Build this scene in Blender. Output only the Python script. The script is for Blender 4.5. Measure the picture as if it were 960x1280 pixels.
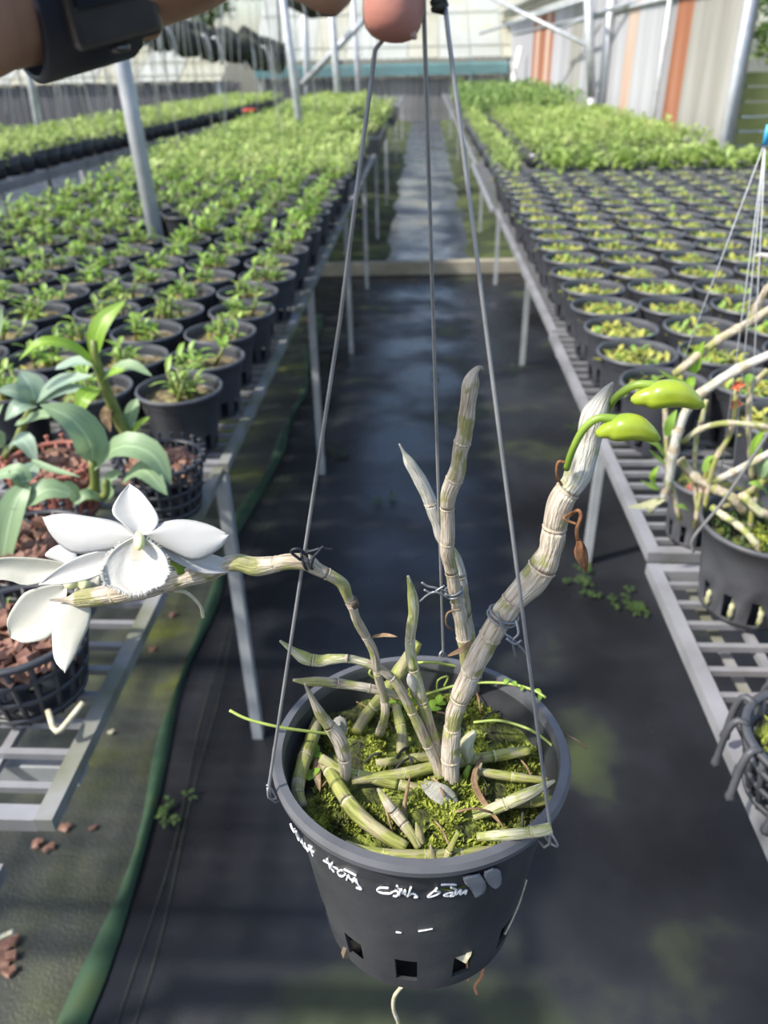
import bpy, bmesh, math, random
import numpy as np
from mathutils import Vector, Matrix, noise

for _o in list(bpy.data.objects): bpy.data.objects.remove(_o)
scene = bpy.context.scene
COL = scene.collection

# ------------------------------------------------------------------ camera
FPX = 961.0                       # focal length in pixels of the 960x1280 frame
CAM_H = 1.45
yc = Vector((50, 572, -FPX)).normalized()                       # aisle direction seen by the camera
zc = -Vector((35, -(50 * 35 + FPX * FPX) / 572, -FPX)).normalized()
xc = yc.cross(zc)
ROT = Matrix((xc, yc, zc))                                      # camera axes -> world
CAM = Vector((0, 0, CAM_H))
cam_data = bpy.data.cameras.new('camera')
cam_data.sensor_fit = 'VERTICAL'
cam_data.sensor_height = 36.0
cam_data.lens = FPX / 1280 * 36.0
cam_data.clip_start = 0.01
cam_data.clip_end = 300
cam_data.dof.use_dof = True
cam_data.dof.focus_distance = 0.40
cam_data.dof.aperture_fstop = 10.0
cam = bpy.data.objects.new('camera', cam_data)
COL.objects.link(cam)
cam.matrix_world = Matrix.Translation(CAM) @ ROT.to_4x4()
scene.camera = cam

# ------------------------------------------------------------------ light
world = bpy.data.worlds.new('world'); scene.world = world; world.use_nodes = True
wn = world.node_tree; wn.nodes.clear()
sky = wn.nodes.new('ShaderNodeTexSky')
try: sky.sky_type = 'NISHITA'
except Exception: pass
sky.sun_disc = False
SUN_DIR = Vector((-0.60, -0.28, 0.75)).normalized()             # towards the sun
sky.sun_elevation = math.asin(SUN_DIR.z)
sky.sun_rotation = math.atan2(SUN_DIR.x, SUN_DIR.y)
sky.air_density = 1.0; sky.dust_density = 2.0; sky.ozone_density = 1.0
bg = wn.nodes.new('ShaderNodeBackground'); bg.inputs['Strength'].default_value = 0.21
wo = wn.nodes.new('ShaderNodeOutputWorld')
wn.links.new(sky.outputs[0], bg.inputs[0]); wn.links.new(bg.outputs[0], wo.inputs[0])
sun_data = bpy.data.lights.new('sun', 'SUN'); sun_data.energy = 4.8; sun_data.angle = 0.045
sun_data.color = (1.0, 0.95, 0.86)
sun = bpy.data.objects.new('sun', sun_data); COL.objects.link(sun)
sun.rotation_euler = (-SUN_DIR).to_track_quat('-Z', 'Y').to_euler()
vs = scene.view_settings
vs.view_transform = 'Standard'; vs.look = 'None'; vs.gamma = 1; vs.use_curve_mapping = False
vs.exposure = 0.40

# ------------------------------------------------------------------ picture point -> place
def ray(px, py): return ROT @ (Vector((px - 480, 640 - py, -FPX)) / FPX)
def atY(px, py, Y):
    r = ray(px, py); return CAM + r * (Y / r.y)
def atZ(px, py, Z):
    r = ray(px, py); return CAM + r * ((Z - CAM_H) / r.z)
def atX(px, py, X):
    r = ray(px, py); return CAM + r * (X / r.x)
def atD(px, py, d): return CAM + ray(px, py) * d
def depth(p): return -(ROT.transposed() @ (Vector(p) - CAM)).z
def pxsize(p): return depth(p) / FPX                            # metres per pixel at a point

# ------------------------------------------------------------------ mesh helper
class MB:
    def __init__(s): s.v = []; s.f = []; s.m = []; s.uv = []
    def quad(s, a, b, c, d, mi=0):
        n = len(s.v); s.v += [a, b, c, d]; s.f.append((n, n+1, n+2, n+3)); s.m.append(mi); s.uv.append(None)
    def box(s, c, size, rot=None, mi=0):
        n = len(s.v); c = Vector(c)
        for i in range(8):
            p = Vector(((i & 1) - .5, ((i >> 1) & 1) - .5, ((i >> 2) & 1) - .5))
            p = Vector((p.x * size[0], p.y * size[1], p.z * size[2]))
            s.v.append(c + (rot @ p if rot else p))
        for f in ((0,2,3,1),(4,5,7,6),(0,1,5,4),(2,6,7,3),(0,4,6,2),(1,3,7,5)):
            s.f.append(tuple(n + i for i in f)); s.m.append(mi); s.uv.append(None)
    def bar(s, a, b, w, h, mi=0, up=Vector((0, 0, 1))):
        a = Vector(a); b = Vector(b); d = (b - a); L = d.length; d = d / L
        x = d.cross(up); x = x.normalized() if x.length > 1e-4 else Vector((1, 0, 0))
        u = x.cross(d)
        s.box((a + b) / 2, (w, L, h), Matrix((x, d, u)).transposed(), mi)
    def tube(s, pts, rad, seg=8, mi=None, caps=True, flat=None):
        pts = [Vector(p) for p in pts]; k = len(pts)
        if not hasattr(rad, '__len__'): rad = [rad] * k
        n0 = len(s.v); L = 0; vs_ = []
        t = (pts[1] - pts[0]).normalized()
        r = t.orthogonal().normalized(); prev = t
        for i in range(k):
            t = (pts[min(i+1, k-1)] - pts[max(i-1, 0)])
            t = t.normalized() if t.length > 1e-9 else prev
            q = prev.rotation_difference(t); r = q @ r; r = (r - t * r.dot(t)).normalized(); prev = t
            b = t.cross(r)
            if i: L += (pts[i] - pts[i-1]).length
            vs_.append(L)
            for j in range(seg):
                a = 2 * math.pi * j / seg
                o = r * math.cos(a) + b * math.sin(a)
                s.v.append(pts[i] + o * rad[i])
        for i in range(k - 1):
            for j in range(seg):
                j2 = (j + 1) % seg
                s.f.append((n0+i*seg+j, n0+i*seg+j2, n0+(i+1)*seg+j2, n0+(i+1)*seg+j))
                s.m.append(0 if mi is None else (mi if isinstance(mi, int) else mi[i]))
                u0 = j / seg; u1 = (j + 1) / seg
                s.uv.append(((u0, vs_[i]), (u1, vs_[i]), (u1, vs_[i+1]), (u0, vs_[i+1])))
        if caps:
            m0 = 0 if mi is None else (mi if isinstance(mi, int) else mi[0])
            m1 = 0 if mi is None else (mi if isinstance(mi, int) else mi[-1])
            s.f.append(tuple(n0 + j for j in reversed(range(seg)))); s.m.append(m0); s.uv.append(None)
            s.f.append(tuple(n0 + (k-1)*seg + j for j in range(seg))); s.m.append(m1); s.uv.append(None)
    def lathe(s, prof, seg=32, mi=0, c=(0, 0, 0), closed=False):
        n0 = len(s.v); c = Vector(c); k = len(prof)
        for r, z in prof:
            for j in range(seg):
                a = 2 * math.pi * j / seg
                s.v.append(c + Vector((r * math.cos(a), r * math.sin(a), z)))
        for i in range(k if closed else k - 1):
            i2 = (i + 1) % k
            for j in range(seg):
                j2 = (j + 1) % seg
                s.f.append((n0+i*seg+j, n0+i*seg+j2, n0+i2*seg+j2, n0+i2*seg+j)); s.m.append(mi); s.uv.append(None)
    def grid(s, rows, mi=0, close=False):
        n0 = len(s.v); w = len(rows[0])
        for r in rows: s.v += [Vector(p) for p in r]
        for i in range(len(rows) - 1):
            for j in range(w if close else w - 1):
                j2 = (j + 1) % w
                s.f.append((n0+i*w+j, n0+i*w+j2, n0+(i+1)*w+j2, n0+(i+1)*w+j)); s.m.append(mi)
                a, b = i / (len(rows)-1), (i+1) / (len(rows)-1); u0, u1 = j / max(1, w-1), (j+1) / max(1, w-1)
                s.uv.append(((u0, a), (u1, a), (u1, b), (u0, b)))
    def leaf(s, pts, width, nrm=None, fold=0.25, mi=0, n=7, tipw=0.0, belly=0.4):
        """blade along a path: pts >=2 points, width in metres"""
        pts = smooth(pts, n); rows = []
        k = len(pts)
        for i, p in enumerate(pts):
            t = (pts[min(i+1, k-1)] - pts[max(i-1, 0)]).normalized()
            nn = nrm if nrm is not None else ((CAM - p).normalized() * .55 + Vector((0, 0, .7)))
            sd = t.cross(nn)
            sd = sd.normalized() if sd.length > 1e-5 else t.orthogonal().normalized()
            up = sd.cross(t)
            u = i / (k - 1)
            w = width * .5 * max(tipw, (math.sin(math.pi * min(1, (u + .06) / 1.06) ** (math.log(.5) / math.log(belly))) ** .75))
            if i == k - 1: w = width * .5 * max(tipw, .03)
            rows.append([p - sd * w + up * w * fold, p - sd * w * .5 + up * w * fold * .35, p, p + sd * w * .5 + up * w * fold * .35, p + sd * w + up * w * fold])
        s.grid(rows, mi)
    def mesh(s, name, mats, smooth_=True, org=Vector((0, 0, 0))):
        me = bpy.data.meshes.new(name)
        me.from_pydata([(v[0]-org[0], v[1]-org[1], v[2]-org[2]) for v in s.v], [], s.f)
        for m in (mats if isinstance(mats, (list, tuple)) else [mats]): me.materials.append(m)
        me.polygons.foreach_set('material_index', s.m)
        if smooth_: me.polygons.foreach_set('use_smooth', [True] * len(s.f))
        if any(u is not None for u in s.uv):
            lay = me.uv_layers.new(name='UVMap'); dat = []
            for f, u in zip(s.f, s.uv):
                dat += [c for q in (u if u is not None else [(0.0, 0.0)] * len(f)) for c in q]
            lay.data.foreach_set('uv', dat)
        me.update(); return me
    def build(s, name, mats, parent=None, smooth_=True, org=None):
        if org is None: org = parent['_o'] if parent is not None and '_o' in parent else (0, 0, 0)
        org = Vector(org)
        o = bpy.data.objects.new(name, s.mesh(name, mats, smooth_, org)); COL.objects.link(o)
        if parent is not None: o.parent = parent
        else: o.location = org
        if parent is not None: o['_o'] = list(org)
        return o

def smooth(pts, n):
    """Catmull-Rom through points, n samples"""
    pts = [Vector(p) for p in pts]
    if len(pts) == 2: return [pts[0].lerp(pts[1], i / (n - 1)) for i in range(n)]
    P = [pts[0] * 2 - pts[1]] + pts + [pts[-1] * 2 - pts[-2]]
    out = []; k = len(pts) - 1
    for i in range(n):
        t = i / (n - 1) * k; a = min(int(t), k - 1); u = t - a
        p0, p1, p2, p3 = P[a:a+4]
        out.append(.5 * ((2*p1) + (p2-p0)*u + (2*p0-5*p1+4*p2-p3)*u*u + (3*p1-p0-3*p2+p3)*u**3))
    return out
def interp(vals, n):
    k = len(vals) - 1; out = []
    for i in range(n):
        t = i / (n - 1) * k; a = min(int(t), k - 1); out.append(vals[a] + (vals[a+1] - vals[a]) * (t - a))
    return out

def tag(o, label, cat=None, group=None, kind=None):
    if label: o['label'] = label
    if cat: o['category'] = cat
    if group: o['group'] = group
    if kind: o['kind'] = kind
    return o
def thing(name, label, cat, loc=(0, 0, 0), group=None, kind=None):
    o = bpy.data.objects.new(name, None); COL.objects.link(o); o.location = loc
    o.empty_display_size = .05; o['_o'] = list(loc)
    return tag(o, label, cat, group, kind)
def link_copy(o, parent=None):
    c = o.copy(); COL.objects.link(c); c.parent = parent
    return c
def copy_tree(o, parent=None):
    c = link_copy(o, parent)
    for ch in list(o.children): copy_tree(ch, c)
    return c

# ------------------------------------------------------------------ materials
def nt(name):
    m = bpy.data.materials.new(name); m.use_nodes = True; t = m.node_tree; t.nodes.clear()
    out = t.nodes.new('ShaderNodeOutputMaterial'); p = t.nodes.new('ShaderNodeBsdfPrincipled')
    t.links.new(p.outputs[0], out.inputs[0]); return m, t, p, out
def ramp(t, stops):
    r = t.nodes.new('ShaderNodeValToRGB'); e = r.color_ramp.elements
    while len(e) < len(stops): e.new(.5)
    for i, (pos, c) in enumerate(stops): e[i].position = pos; e[i].color = (*c, 1)
    return r
def mat(name, cols, scale=8., rough=.5, bump=0., bscale=None, detail=4., metal=0., stretch=None, uv=False, transl=0., spec=.5, rrange=None, sss=0., coat=0., coords='Object', trans_col=None, rnd=0., bdist=.004):
    """principled with a noise driven colour ramp; cols = colour or list of (pos, colour)"""
    m, t, p, out = nt(name)
    tc = t.nodes.new('ShaderNodeTexCoord'); mp = t.nodes.new('ShaderNodeMapping')
    t.links.new(tc.outputs['UV' if uv else coords], mp.inputs[0])
    if stretch: mp.inputs['Scale'].default_value = stretch
    nz = t.nodes.new('ShaderNodeTexNoise'); nz.inputs['Scale'].default_value = scale; nz.inputs['Detail'].default_value = detail
    t.links.new(mp.outputs[0], nz.inputs['Vector'])
    if isinstance(cols[0], (int, float)):
        cols = [(.3, tuple(c * .85 for c in cols)), (.7, tuple(min(1, c * 1.12) for c in cols))]
    r = ramp(t, cols); t.links.new(nz.outputs['Fac'], r.inputs[0])
    col = r.outputs[0]
    if rnd:
        oi = t.nodes.new('ShaderNodeObjectInfo'); hs = t.nodes.new('ShaderNodeHueSaturation')
        mr = t.nodes.new('ShaderNodeMapRange'); mr.inputs['To Min'].default_value = 1 - rnd; mr.inputs['To Max'].default_value = 1 + rnd
        t.links.new(oi.outputs['Random'], mr.inputs[0]); t.links.new(mr.outputs[0], hs.inputs['Value']); t.links.new(col, hs.inputs['Color']); col = hs.outputs[0]
    t.links.new(col, p.inputs['Base Color'])
    p.inputs['Roughness'].default_value = rough; p.inputs['Metallic'].default_value = metal
    p.inputs['Specular IOR Level'].default_value = spec
    if coat: p.inputs['Coat Weight'].default_value = coat; p.inputs['Coat Roughness'].default_value = .15
    if sss:
        p.inputs['Subsurface Weight'].default_value = sss; p.inputs['Subsurface Radius'].default_value = (.01, .005, .003); p.inputs['Subsurface Scale'].default_value = .5
    if rrange:
        n2 = t.nodes.new('ShaderNodeTexNoise'); n2.inputs['Scale'].default_value = rrange[2]; n2.inputs['Detail'].default_value = 3
        t.links.new(tc.outputs[coords], n2.inputs['Vector'])
        mr = t.nodes.new('ShaderNodeMapRange'); mr.inputs['From Min'].default_value = .35; mr.inputs['From Max'].default_value = .65
        mr.inputs['To Min'].default_value = rrange[0]; mr.inputs['To Max'].default_value = rrange[1]
        t.links.new(n2.outputs['Fac'], mr.inputs[0]); t.links.new(mr.outputs[0], p.inputs['Roughness'])
    if bump:
        b = t.nodes.new('ShaderNodeBump'); b.inputs['Strength'].default_value = bump; b.inputs['Distance'].default_value = bdist
        if bscale:
            n3 = t.nodes.new('ShaderNodeTexNoise'); n3.inputs['Scale'].default_value = bscale; n3.inputs['Detail'].default_value = 3
            t.links.new(mp.outputs[0], n3.inputs['Vector']); t.links.new(n3.outputs['Fac'], b.inputs['Height'])
        else: t.links.new(nz.outputs['Fac'], b.inputs['Height'])
        t.links.new(b.outputs[0], p.inputs['Normal'])
    if transl:
        tr = t.nodes.new('ShaderNodeBsdfTranslucent'); mx = t.nodes.new('ShaderNodeMixShader'); mx.inputs[0].default_value = transl
        if trans_col: tr.inputs[0].default_value = (*trans_col, 1)
        else: t.links.new(col, tr.inputs[0])
        t.links.new(p.outputs[0], mx.inputs[1]); t.links.new(tr.outputs[0], mx.inputs[2]); t.links.new(mx.outputs[0], out.inputs[0])
    return m

M = {}
M['black_plastic'] = mat('black plastic', [(.3, (.028, .030, .036)), (.7, (.045, .047, .055))], 14, .40, .05, rrange=(.34, .5, 30), rnd=.12)
M['black_rim'] = mat('black rim with painted sheen', [(.3, (.06, .062, .070)), (.7, (.095, .098, .108))], 30, .4, .03)  # lighter grey paints the sun sheen into the bench pot rims
M['held_plastic'] = mat('scuffed black plastic', [(.28, (.026, .027, .030)), (.55, (.040, .042, .047)), (.8, (.060, .066, .058))], 22, .42, .06, 220, 8, rrange=(.38, .6, 60))
M['held_rim'] = mat('sun bleached and sunlit black rim', [(.3, (.075, .077, .084)), (.7, (.115, .118, .128))], 40, .45, .05)  # bleached plastic, with some of the sunlight on it mixed into the colour
M['grey_plastic'] = mat('sun bleached grey plastic', [(.3, (.045, .047, .053)), (.7, (.085, .087, .095))], 18, .5, .04)
M['clip_plastic'] = mat('grey translucent plastic', [(.3, (.24, .25, .27)), (.7, (.32, .33, .35))], 40, .35, 0, transl=.1)
M['terracotta'] = mat('terracotta plastic', [(.3, (.26, .085, .055)), (.7, (.40, .15, .11))], 20, .6, .05)
M['orange'] = mat('orange plastic', (.62, .13, .06), 20, .5)
M['white_paint'] = mat('white marker', (.78, .78, .78), 300, .5)
M['galv'] = mat('galvanised steel', [(.3, (.36, .38, .40)), (.7, (.52, .54, .56))], 12, .45, .03, metal=.35, rnd=.05)
M['bench_steel'] = mat('weathered galvanised bars', [(.25, (.16, .16, .15)), (.5, (.28, .28, .29)), (.8, (.36, .36, .38))], 9, .5, .05, metal=.3)
M['bench_moss'] = mat('algae stained bars', [(.35, (.12, .125, .07)), (.48, (.19, .195, .15)), (.62, (.26, .26, .26))], 9, .6, .05, metal=.15)
M['wire'] = mat('grey wire', [(.3, (.24, .24, .245)), (.7, (.36, .36, .37))], 60, .4, metal=.45)
M['tie'] = mat('lead grey tie wire', (.22, .23, .25), 60, .38, metal=.5)
M['clear_string'] = mat('clear nylon string', (.62, .65, .68), 5, .2, transl=.4)
M['soil'] = mat('potting mix', [(.3, (.03, .022, .014)), (.5, (.12, .09, .05)), (.62, (.24, .21, .08)), (.78, (.38, .34, .20))], 60, .9, .6, bdist=.006)
M['leaf_seed'] = mat('seedling leaf', [(.3, (.17, .33, .05)), (.55, (.30, .46, .09)), (.75, (.50, .56, .16))], 18, .42, 0, transl=.35, rnd=.15)
M['leaf_low'] = mat('yellow green seedling leaf', [(.3, (.28, .32, .05)), (.55, (.46, .46, .09)), (.75, (.62, .57, .19))], 25, .5, 0, transl=.3, rnd=.15)
M['leaf_bed'] = mat('orchid bed leaf', [(.3, (.20, .32, .065)), (.5, (.36, .48, .13)), (.7, (.56, .62, .25))], 5, .45, 0, transl=.38, detail=6)
M['leaf_dark'] = mat('dark green leaf', [(.3, (.13, .23, .06)), (.55, (.24, .36, .10)), (.75, (.42, .48, .18))], 3, .45, 0, transl=.3, detail=6)
M['leaf_tree'] = mat('tree leaf', [(.3, (.12, .24, .05)), (.6, (.26, .40, .12))], .6, .5, 0, transl=.35)
def leaf_mat(name, c0, c1_, rough=.42, transl=.25):
    m, t, p, out = nt(name); tc = t.nodes.new('ShaderNodeTexCoord'); sx = t.nodes.new('ShaderNodeSeparateXYZ'); t.links.new(tc.outputs['UV'], sx.inputs[0])
    nz = t.nodes.new('ShaderNodeTexNoise'); mp = t.nodes.new('ShaderNodeMapping'); mp.inputs['Scale'].default_value = (14, 1.5, 1); t.links.new(tc.outputs['UV'], mp.inputs[0]); t.links.new(mp.outputs[0], nz.inputs['Vector']); nz.inputs['Scale'].default_value = 1.5; nz.inputs['Detail'].default_value = 4
    r = ramp(t, [(.32, c0), (.68, c1_)]); t.links.new(nz.outputs['Fac'], r.inputs[0])
    a = t.nodes.new('ShaderNodeMath'); a.operation = 'SUBTRACT'; a.inputs[1].default_value = .5; t.links.new(sx.outputs[0], a.inputs[0])
    b = t.nodes.new('ShaderNodeMath'); b.operation = 'ABSOLUTE'; t.links.new(a.outputs[0], b.inputs[0])
    rr = ramp(t, [(.0, (1, 1, 1)), (.035, (0, 0, 0))]); t.links.new(b.outputs[0], rr.inputs[0])
    mx = t.nodes.new('ShaderNodeMix'); mx.data_type = 'RGBA'; t.links.new(rr.outputs[0], mx.inputs[0]); t.links.new(r.outputs[0], mx.inputs[6]); mx.inputs[7].default_value = (*[min(1, c * 1.5 + .04) for c in c1_], 1)
    t.links.new(mx.outputs[2], p.inputs['Base Color']); p.inputs['Roughness'].default_value = rough
    bp = t.nodes.new('ShaderNodeBump'); bp.inputs['Strength'].default_value = .25; bp.inputs['Distance'].default_value = .002; t.links.new(nz.outputs['Fac'], bp.inputs['Height']); t.links.new(bp.outputs[0], p.inputs['Normal'])
    tr = t.nodes.new('ShaderNodeBsdfTranslucent'); ms = t.nodes.new('ShaderNodeMixShader'); ms.inputs[0].default_value = transl
    t.links.new(mx.outputs[2], tr.inputs[0]); t.links.new(p.outputs[0], ms.inputs[1]); t.links.new(tr.outputs[0], ms.inputs[2]); t.links.new(ms.outputs[0], out.inputs[0])
    return m
M['leaf_broad'] = leaf_mat('broad grey green leaf', (.19, .30, .15), (.29, .40, .22))
M['leaf_blue'] = leaf_mat('blue green leaf', (.21, .31, .22), (.32, .42, .31), .4, .2)
M['leaf_bright'] = leaf_mat('bright green leaf', (.20, .37, .035), (.33, .52, .07), .38, .38)
M['stem_olive'] = mat('olive stem', [(.3, (.10, .14, .03)), (.7, (.22, .24, .07))], 40, .5, .1)
M['stem_bright'] = mat('fresh green stem', [(.3, (.18, .30, .03)), (.7, (.28, .41, .06))], 60, .38, 0, transl=.1)
M['bud'] = mat('orchid bud', [(.3, (.20, .30, .015)), (.55, (.30, .38, .03)), (.8, (.38, .43, .07))], 60, .3, .06, sss=.12, coat=.2)
M['petal'] = mat('white petal', [(.25, (.55, .55, .535)), (.6, (.59, .59, .575))], 70, .55, .05, 300, transl=.25)
M['petal_back'] = mat('cream petal', [(.3, (.55, .55, .46)), (.7, (.60, .59, .53))], 40, .55, .05, 300, transl=.25)
M['lip'] = mat('fringed white lip', [(.3, (.59, .58, .54)), (.7, (.63, .63, .60))], 120, .6, .1, 500, transl=.25)
M['throat'] = mat('cream throat', [(.3, (.60, .57, .43)), (.7, (.62, .52, .44))], 200, .55, transl=.15)
M['column'] = mat('yellow green column', [(.3, (.66, .70, .25)), (.7, (.78, .76, .52))], 200, .45)
def cane_mat(name, stops, su=26., sv=45., bump=.5, rough=.65, patch=None, amount=.5):
    """lengthwise streaks, fine wrinkles and blotches of a second colour"""
    m, t, p, out = nt(name); tc = t.nodes.new('ShaderNodeTexCoord')
    def nz(su_, sv_, det, loc=0.):
        mp = t.nodes.new('ShaderNodeMapping'); mp.inputs['Scale'].default_value = (su_, sv_, 1); mp.inputs['Location'].default_value = (loc, loc * 1.7, 0)
        n = t.nodes.new('ShaderNodeTexNoise'); n.inputs['Scale'].default_value = 1.0; n.inputs['Detail'].default_value = det
        t.links.new(tc.outputs['UV'], mp.inputs[0]); t.links.new(mp.outputs[0], n.inputs['Vector']); return n.outputs['Fac']
    n1 = nz(su, sv, 5); r = ramp(t, stops); t.links.new(n1, r.inputs[0]); col = r.outputs[0]
    if patch:
        n2 = nz(2.2, 55, 3, 5.5); r2 = ramp(t, [(.56 - amount * .25, (0, 0, 0)), (.62 - amount * .2, (1, 1, 1))]); t.links.new(n2, r2.inputs[0])
        n3 = nz(su * .6, sv * .5, 4, 2.5); r3 = ramp(t, [(.3, tuple(c * .6 for c in patch)), (.65, patch)]); t.links.new(n3, r3.inputs[0])
        mx = t.nodes.new('ShaderNodeMix'); mx.data_type = 'RGBA'; t.links.new(r2.outputs[0], mx.inputs[0]); t.links.new(col, mx.inputs[6]); t.links.new(r3.outputs[0], mx.inputs[7]); col = mx.outputs[2]
    t.links.new(col, p.inputs['Base Color']); p.inputs['Roughness'].default_value = rough; p.inputs['Specular IOR Level'].default_value = .35
    b = t.nodes.new('ShaderNodeBump'); b.inputs['Strength'].default_value = bump; b.inputs['Distance'].default_value = .0018
    t.links.new(nz(su * 1.3, sv * 2.2, 4, 9.), b.inputs['Height']); t.links.new(b.outputs[0], p.inputs['Normal'])
    return m
M['cane'] = cane_mat('papery grey cane', [(.28, (.20, .15, .10)), (.40, (.38, .31, .23)), (.52, (.50, .44, .35)), (.72, (.62, .58, .50))], 24, 50, .9, .65, (.34, .33, .14), .12)
M['cane_white'] = cane_mat('whitish papery cane tip', [(.3, (.28, .25, .19)), (.45, (.52, .50, .44)), (.7, (.70, .69, .64))], 26, 55, .9, .7, (.46, .47, .26), .05)
M['cane_tan'] = cane_mat('tan cane', [(.28, (.20, .15, .10)), (.45, (.38, .32, .23)), (.62, (.50, .45, .35)), (.78, (.57, .53, .42))], 16, 60, .8, .6, (.36, .36, .14), .22)
M['cane_green'] = cane_mat('olive green cane', [(.28, (.13, .14, .035)), (.5, (.25, .27, .065)), (.72, (.38, .38, .13))], 12, 60, .5, .55, (.36, .33, .18), .25)
M['cane_pale'] = cane_mat('pale green cane', [(.28, (.28, .27, .15)), (.5, (.46, .45, .28)), (.72, (.60, .58, .45))], 16, 60, .7, .6, (.34, .37, .11), .22)
M['node'] = cane_mat('cane node ring', [(.3, (.26, .19, .12)), (.5, (.44, .37, .27)), (.7, (.58, .53, .42))], 20, 300)
M['node_pale'] = cane_mat('pale node ring', [(.3, (.30, .28, .14)), (.5, (.46, .44, .24)), (.7, (.58, .56, .38))], 20, 300)
M['node_dark'] = cane_mat('dark node band', [(.3, (.05, .04, .03)), (.7, (.18, .13, .09))], 20, 120)
M['dry'] = mat('dry brown sheath', [(.3, (.13, .075, .035)), (.55, (.28, .18, .10)), (.75, (.42, .33, .22))], 120, .8, .5, transl=.1)
M['dry_red'] = mat('withered red brown flower', [(.3, (.16, .06, .02)), (.7, (.36, .17, .07))], 150, .7, .5)
M['vine'] = mat('thin green runner', (.34, .42, .09), 100, .5)
M['root'] = mat('pale root', [(.3, (.40, .36, .22)), (.7, (.62, .58, .44))], 120, .7, .2)
M['root_brown'] = mat('brown root', (.36, .18, .10), 120, .7, .2)
M['moss'] = mat('moss', [(.28, (.05, .055, .018)), (.42, (.14, .17, .03)), (.55, (.32, .37, .05)), (.72, (.50, .54, .11))], 55, .9, .8, 300, 6, bdist=.004, transl=.15)
M['moss_bed'] = mat('dark moss bed', [(.34, (.010, .010, .007)), (.48, (.05, .06, .012)), (.62, (.19, .23, .035)), (.8, (.32, .35, .07))], 48, .95, .9, 260, 8, bdist=.006)
M['bark'] = mat('bark chip', [(.3, (.10, .045, .03)), (.5, (.22, .115, .08)), (.75, (.38, .23, .17))], 40, .8, .3, rnd=.2)
def skin_mat():
    m = mat('skin', [(.3, (.40, .215, .14)), (.7, (.47, .27, .18))], 40, .5, .12, 400, sss=.15, bdist=.001); t = m.node_tree
    p = [x for x in t.nodes if x.type == 'BSDF_PRINCIPLED'][0]; old = p.inputs['Base Color'].links[0].from_socket
    geo = t.nodes.new('ShaderNodeNewGeometry'); d = t.nodes.new('ShaderNodeVectorMath'); d.operation = 'DISTANCE'; d.inputs[1].default_value = atY(487, 50, .312)
    t.links.new(geo.outputs['Position'], d.inputs[0]); r = ramp(t, [(.010, (1, 1, 1)), (.040, (0, 0, 0))]); t.links.new(d.outputs['Value'], r.inputs[0])
    mx = t.nodes.new('ShaderNodeMix'); mx.data_type = 'RGBA'; t.links.new(r.outputs[0], mx.inputs[0]); t.links.new(old, mx.inputs[6]); mx.inputs[7].default_value = (.50, .215, .17, 1); t.links.new(mx.outputs[2], p.inputs['Base Color'])
    return m
M['skin'] = skin_mat()
M['nail'] = mat('finger nail', (.72, .48, .42), 60, .25, coat=.4)
M['strap'] = mat('navy rubber strap', (.015, .018, .03), 60, .55)
M['watch_case'] = mat('brushed watch case', (.13, .125, .12), 60, .35, metal=.8)
M['watch_glass'] = mat('dark watch glass', (.012, .014, .02), 60, .06, coat=.6)
M['teal'] = mat('teal painted gutter', (.16, .34, .35), 3, .5)
M['cream_roof'] = mat('cream translucent roof sheet', [(.3, (.50, .49, .36)), (.7, (.62, .61, .52))], 1.5, .5, 0, transl=.35)
M['white_roof'] = mat('white translucent roof sheet', [(.3, (.50, .52, .46)), (.6, (.60, .62, .58)), (.8, (.60, .60, .42))], .8, .5, 0, transl=.35)
M['plank_grey'] = mat('weathered grey plank', [(.3, (.13, .13, .125)), (.7, (.24, .235, .23))], 3, .8, .2, stretch=(1, 1, .2), rnd=.25)
M['plank_dark'] = mat('dark weathered plank', [(.3, (.05, .05, .055)), (.7, (.13, .13, .14))], 3, .7, .2, stretch=(1, 1, .2), rnd=.35)
M['tin'] = mat('galvanised sheet', [(.3, (.32, .325, .34)), (.6, (.43, .435, .455)), (.8, (.50, .50, .52))], 2.5, .55, .05, metal=.15, stretch=(2, 2, .25), rnd=.12)
M['tin_dull'] = mat('dirty galvanised sheet', [(.3, (.24, .24, .20)), (.6, (.34, .33, .30)), (.8, (.44, .43, .42))], 2.5, .6, .05, metal=.1, stretch=(2, 2, .25), rnd=.1)
M['tin_rust'] = mat('rusted sheet', [(.3, (.20, .075, .035)), (.6, (.32, .13, .07)), (.85, (.40, .24, .17))], 3, .8, .1, stretch=(2, 2, .2))
M['tin_orange'] = mat('rust streaked sheet', [(.35, (.46, .27, .17)), (.6, (.48, .40, .34)), (.8, (.50, .48, .46))], 4, .7, .1, stretch=(3, 3, .2))
M['white_board'] = mat('white board', (.72, .72, .70), 4, .6)
M['board'] = mat('pale wooden board', [(.3, (.20, .18, .13)), (.7, (.36, .33, .26))], 5, .8, .2)
M['yellow_slat'] = mat('yellow green bamboo slat', [(.3, (.26, .27, .07)), (.7, (.40, .40, .13))], 5, .7, .1)
M['bundle'] = mat('dark mossy rail', [(.35, (.012, .012, .012)), (.6, (.05, .055, .04)), (.8, (.16, .16, .11))], 6, .8, .6, bdist=.03)
M['trunk'] = mat('tree bark', (.12, .09, .06), 4, .9, .4)
M['hem'] = mat('green woven hem', [(.3, (.012, .036, .018)), (.55, (.022, .062, .028)), (.75, (.05, .075, .025))], 9, .75, .3)
M['red'] = mat('red plastic', (.60, .08, .05), 4, .5)
M['blue'] = mat('blue plastic clip', (.05, .35, .60), 40, .4)
M['curtain'] = mat('hanging clear line', (.60, .62, .62), 2, .3, transl=.3)
M['weed'] = mat('weed leaf', [(.3, (.04, .085, .02)), (.7, (.09, .15, .04))], 20, .5, transl=.3)

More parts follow.
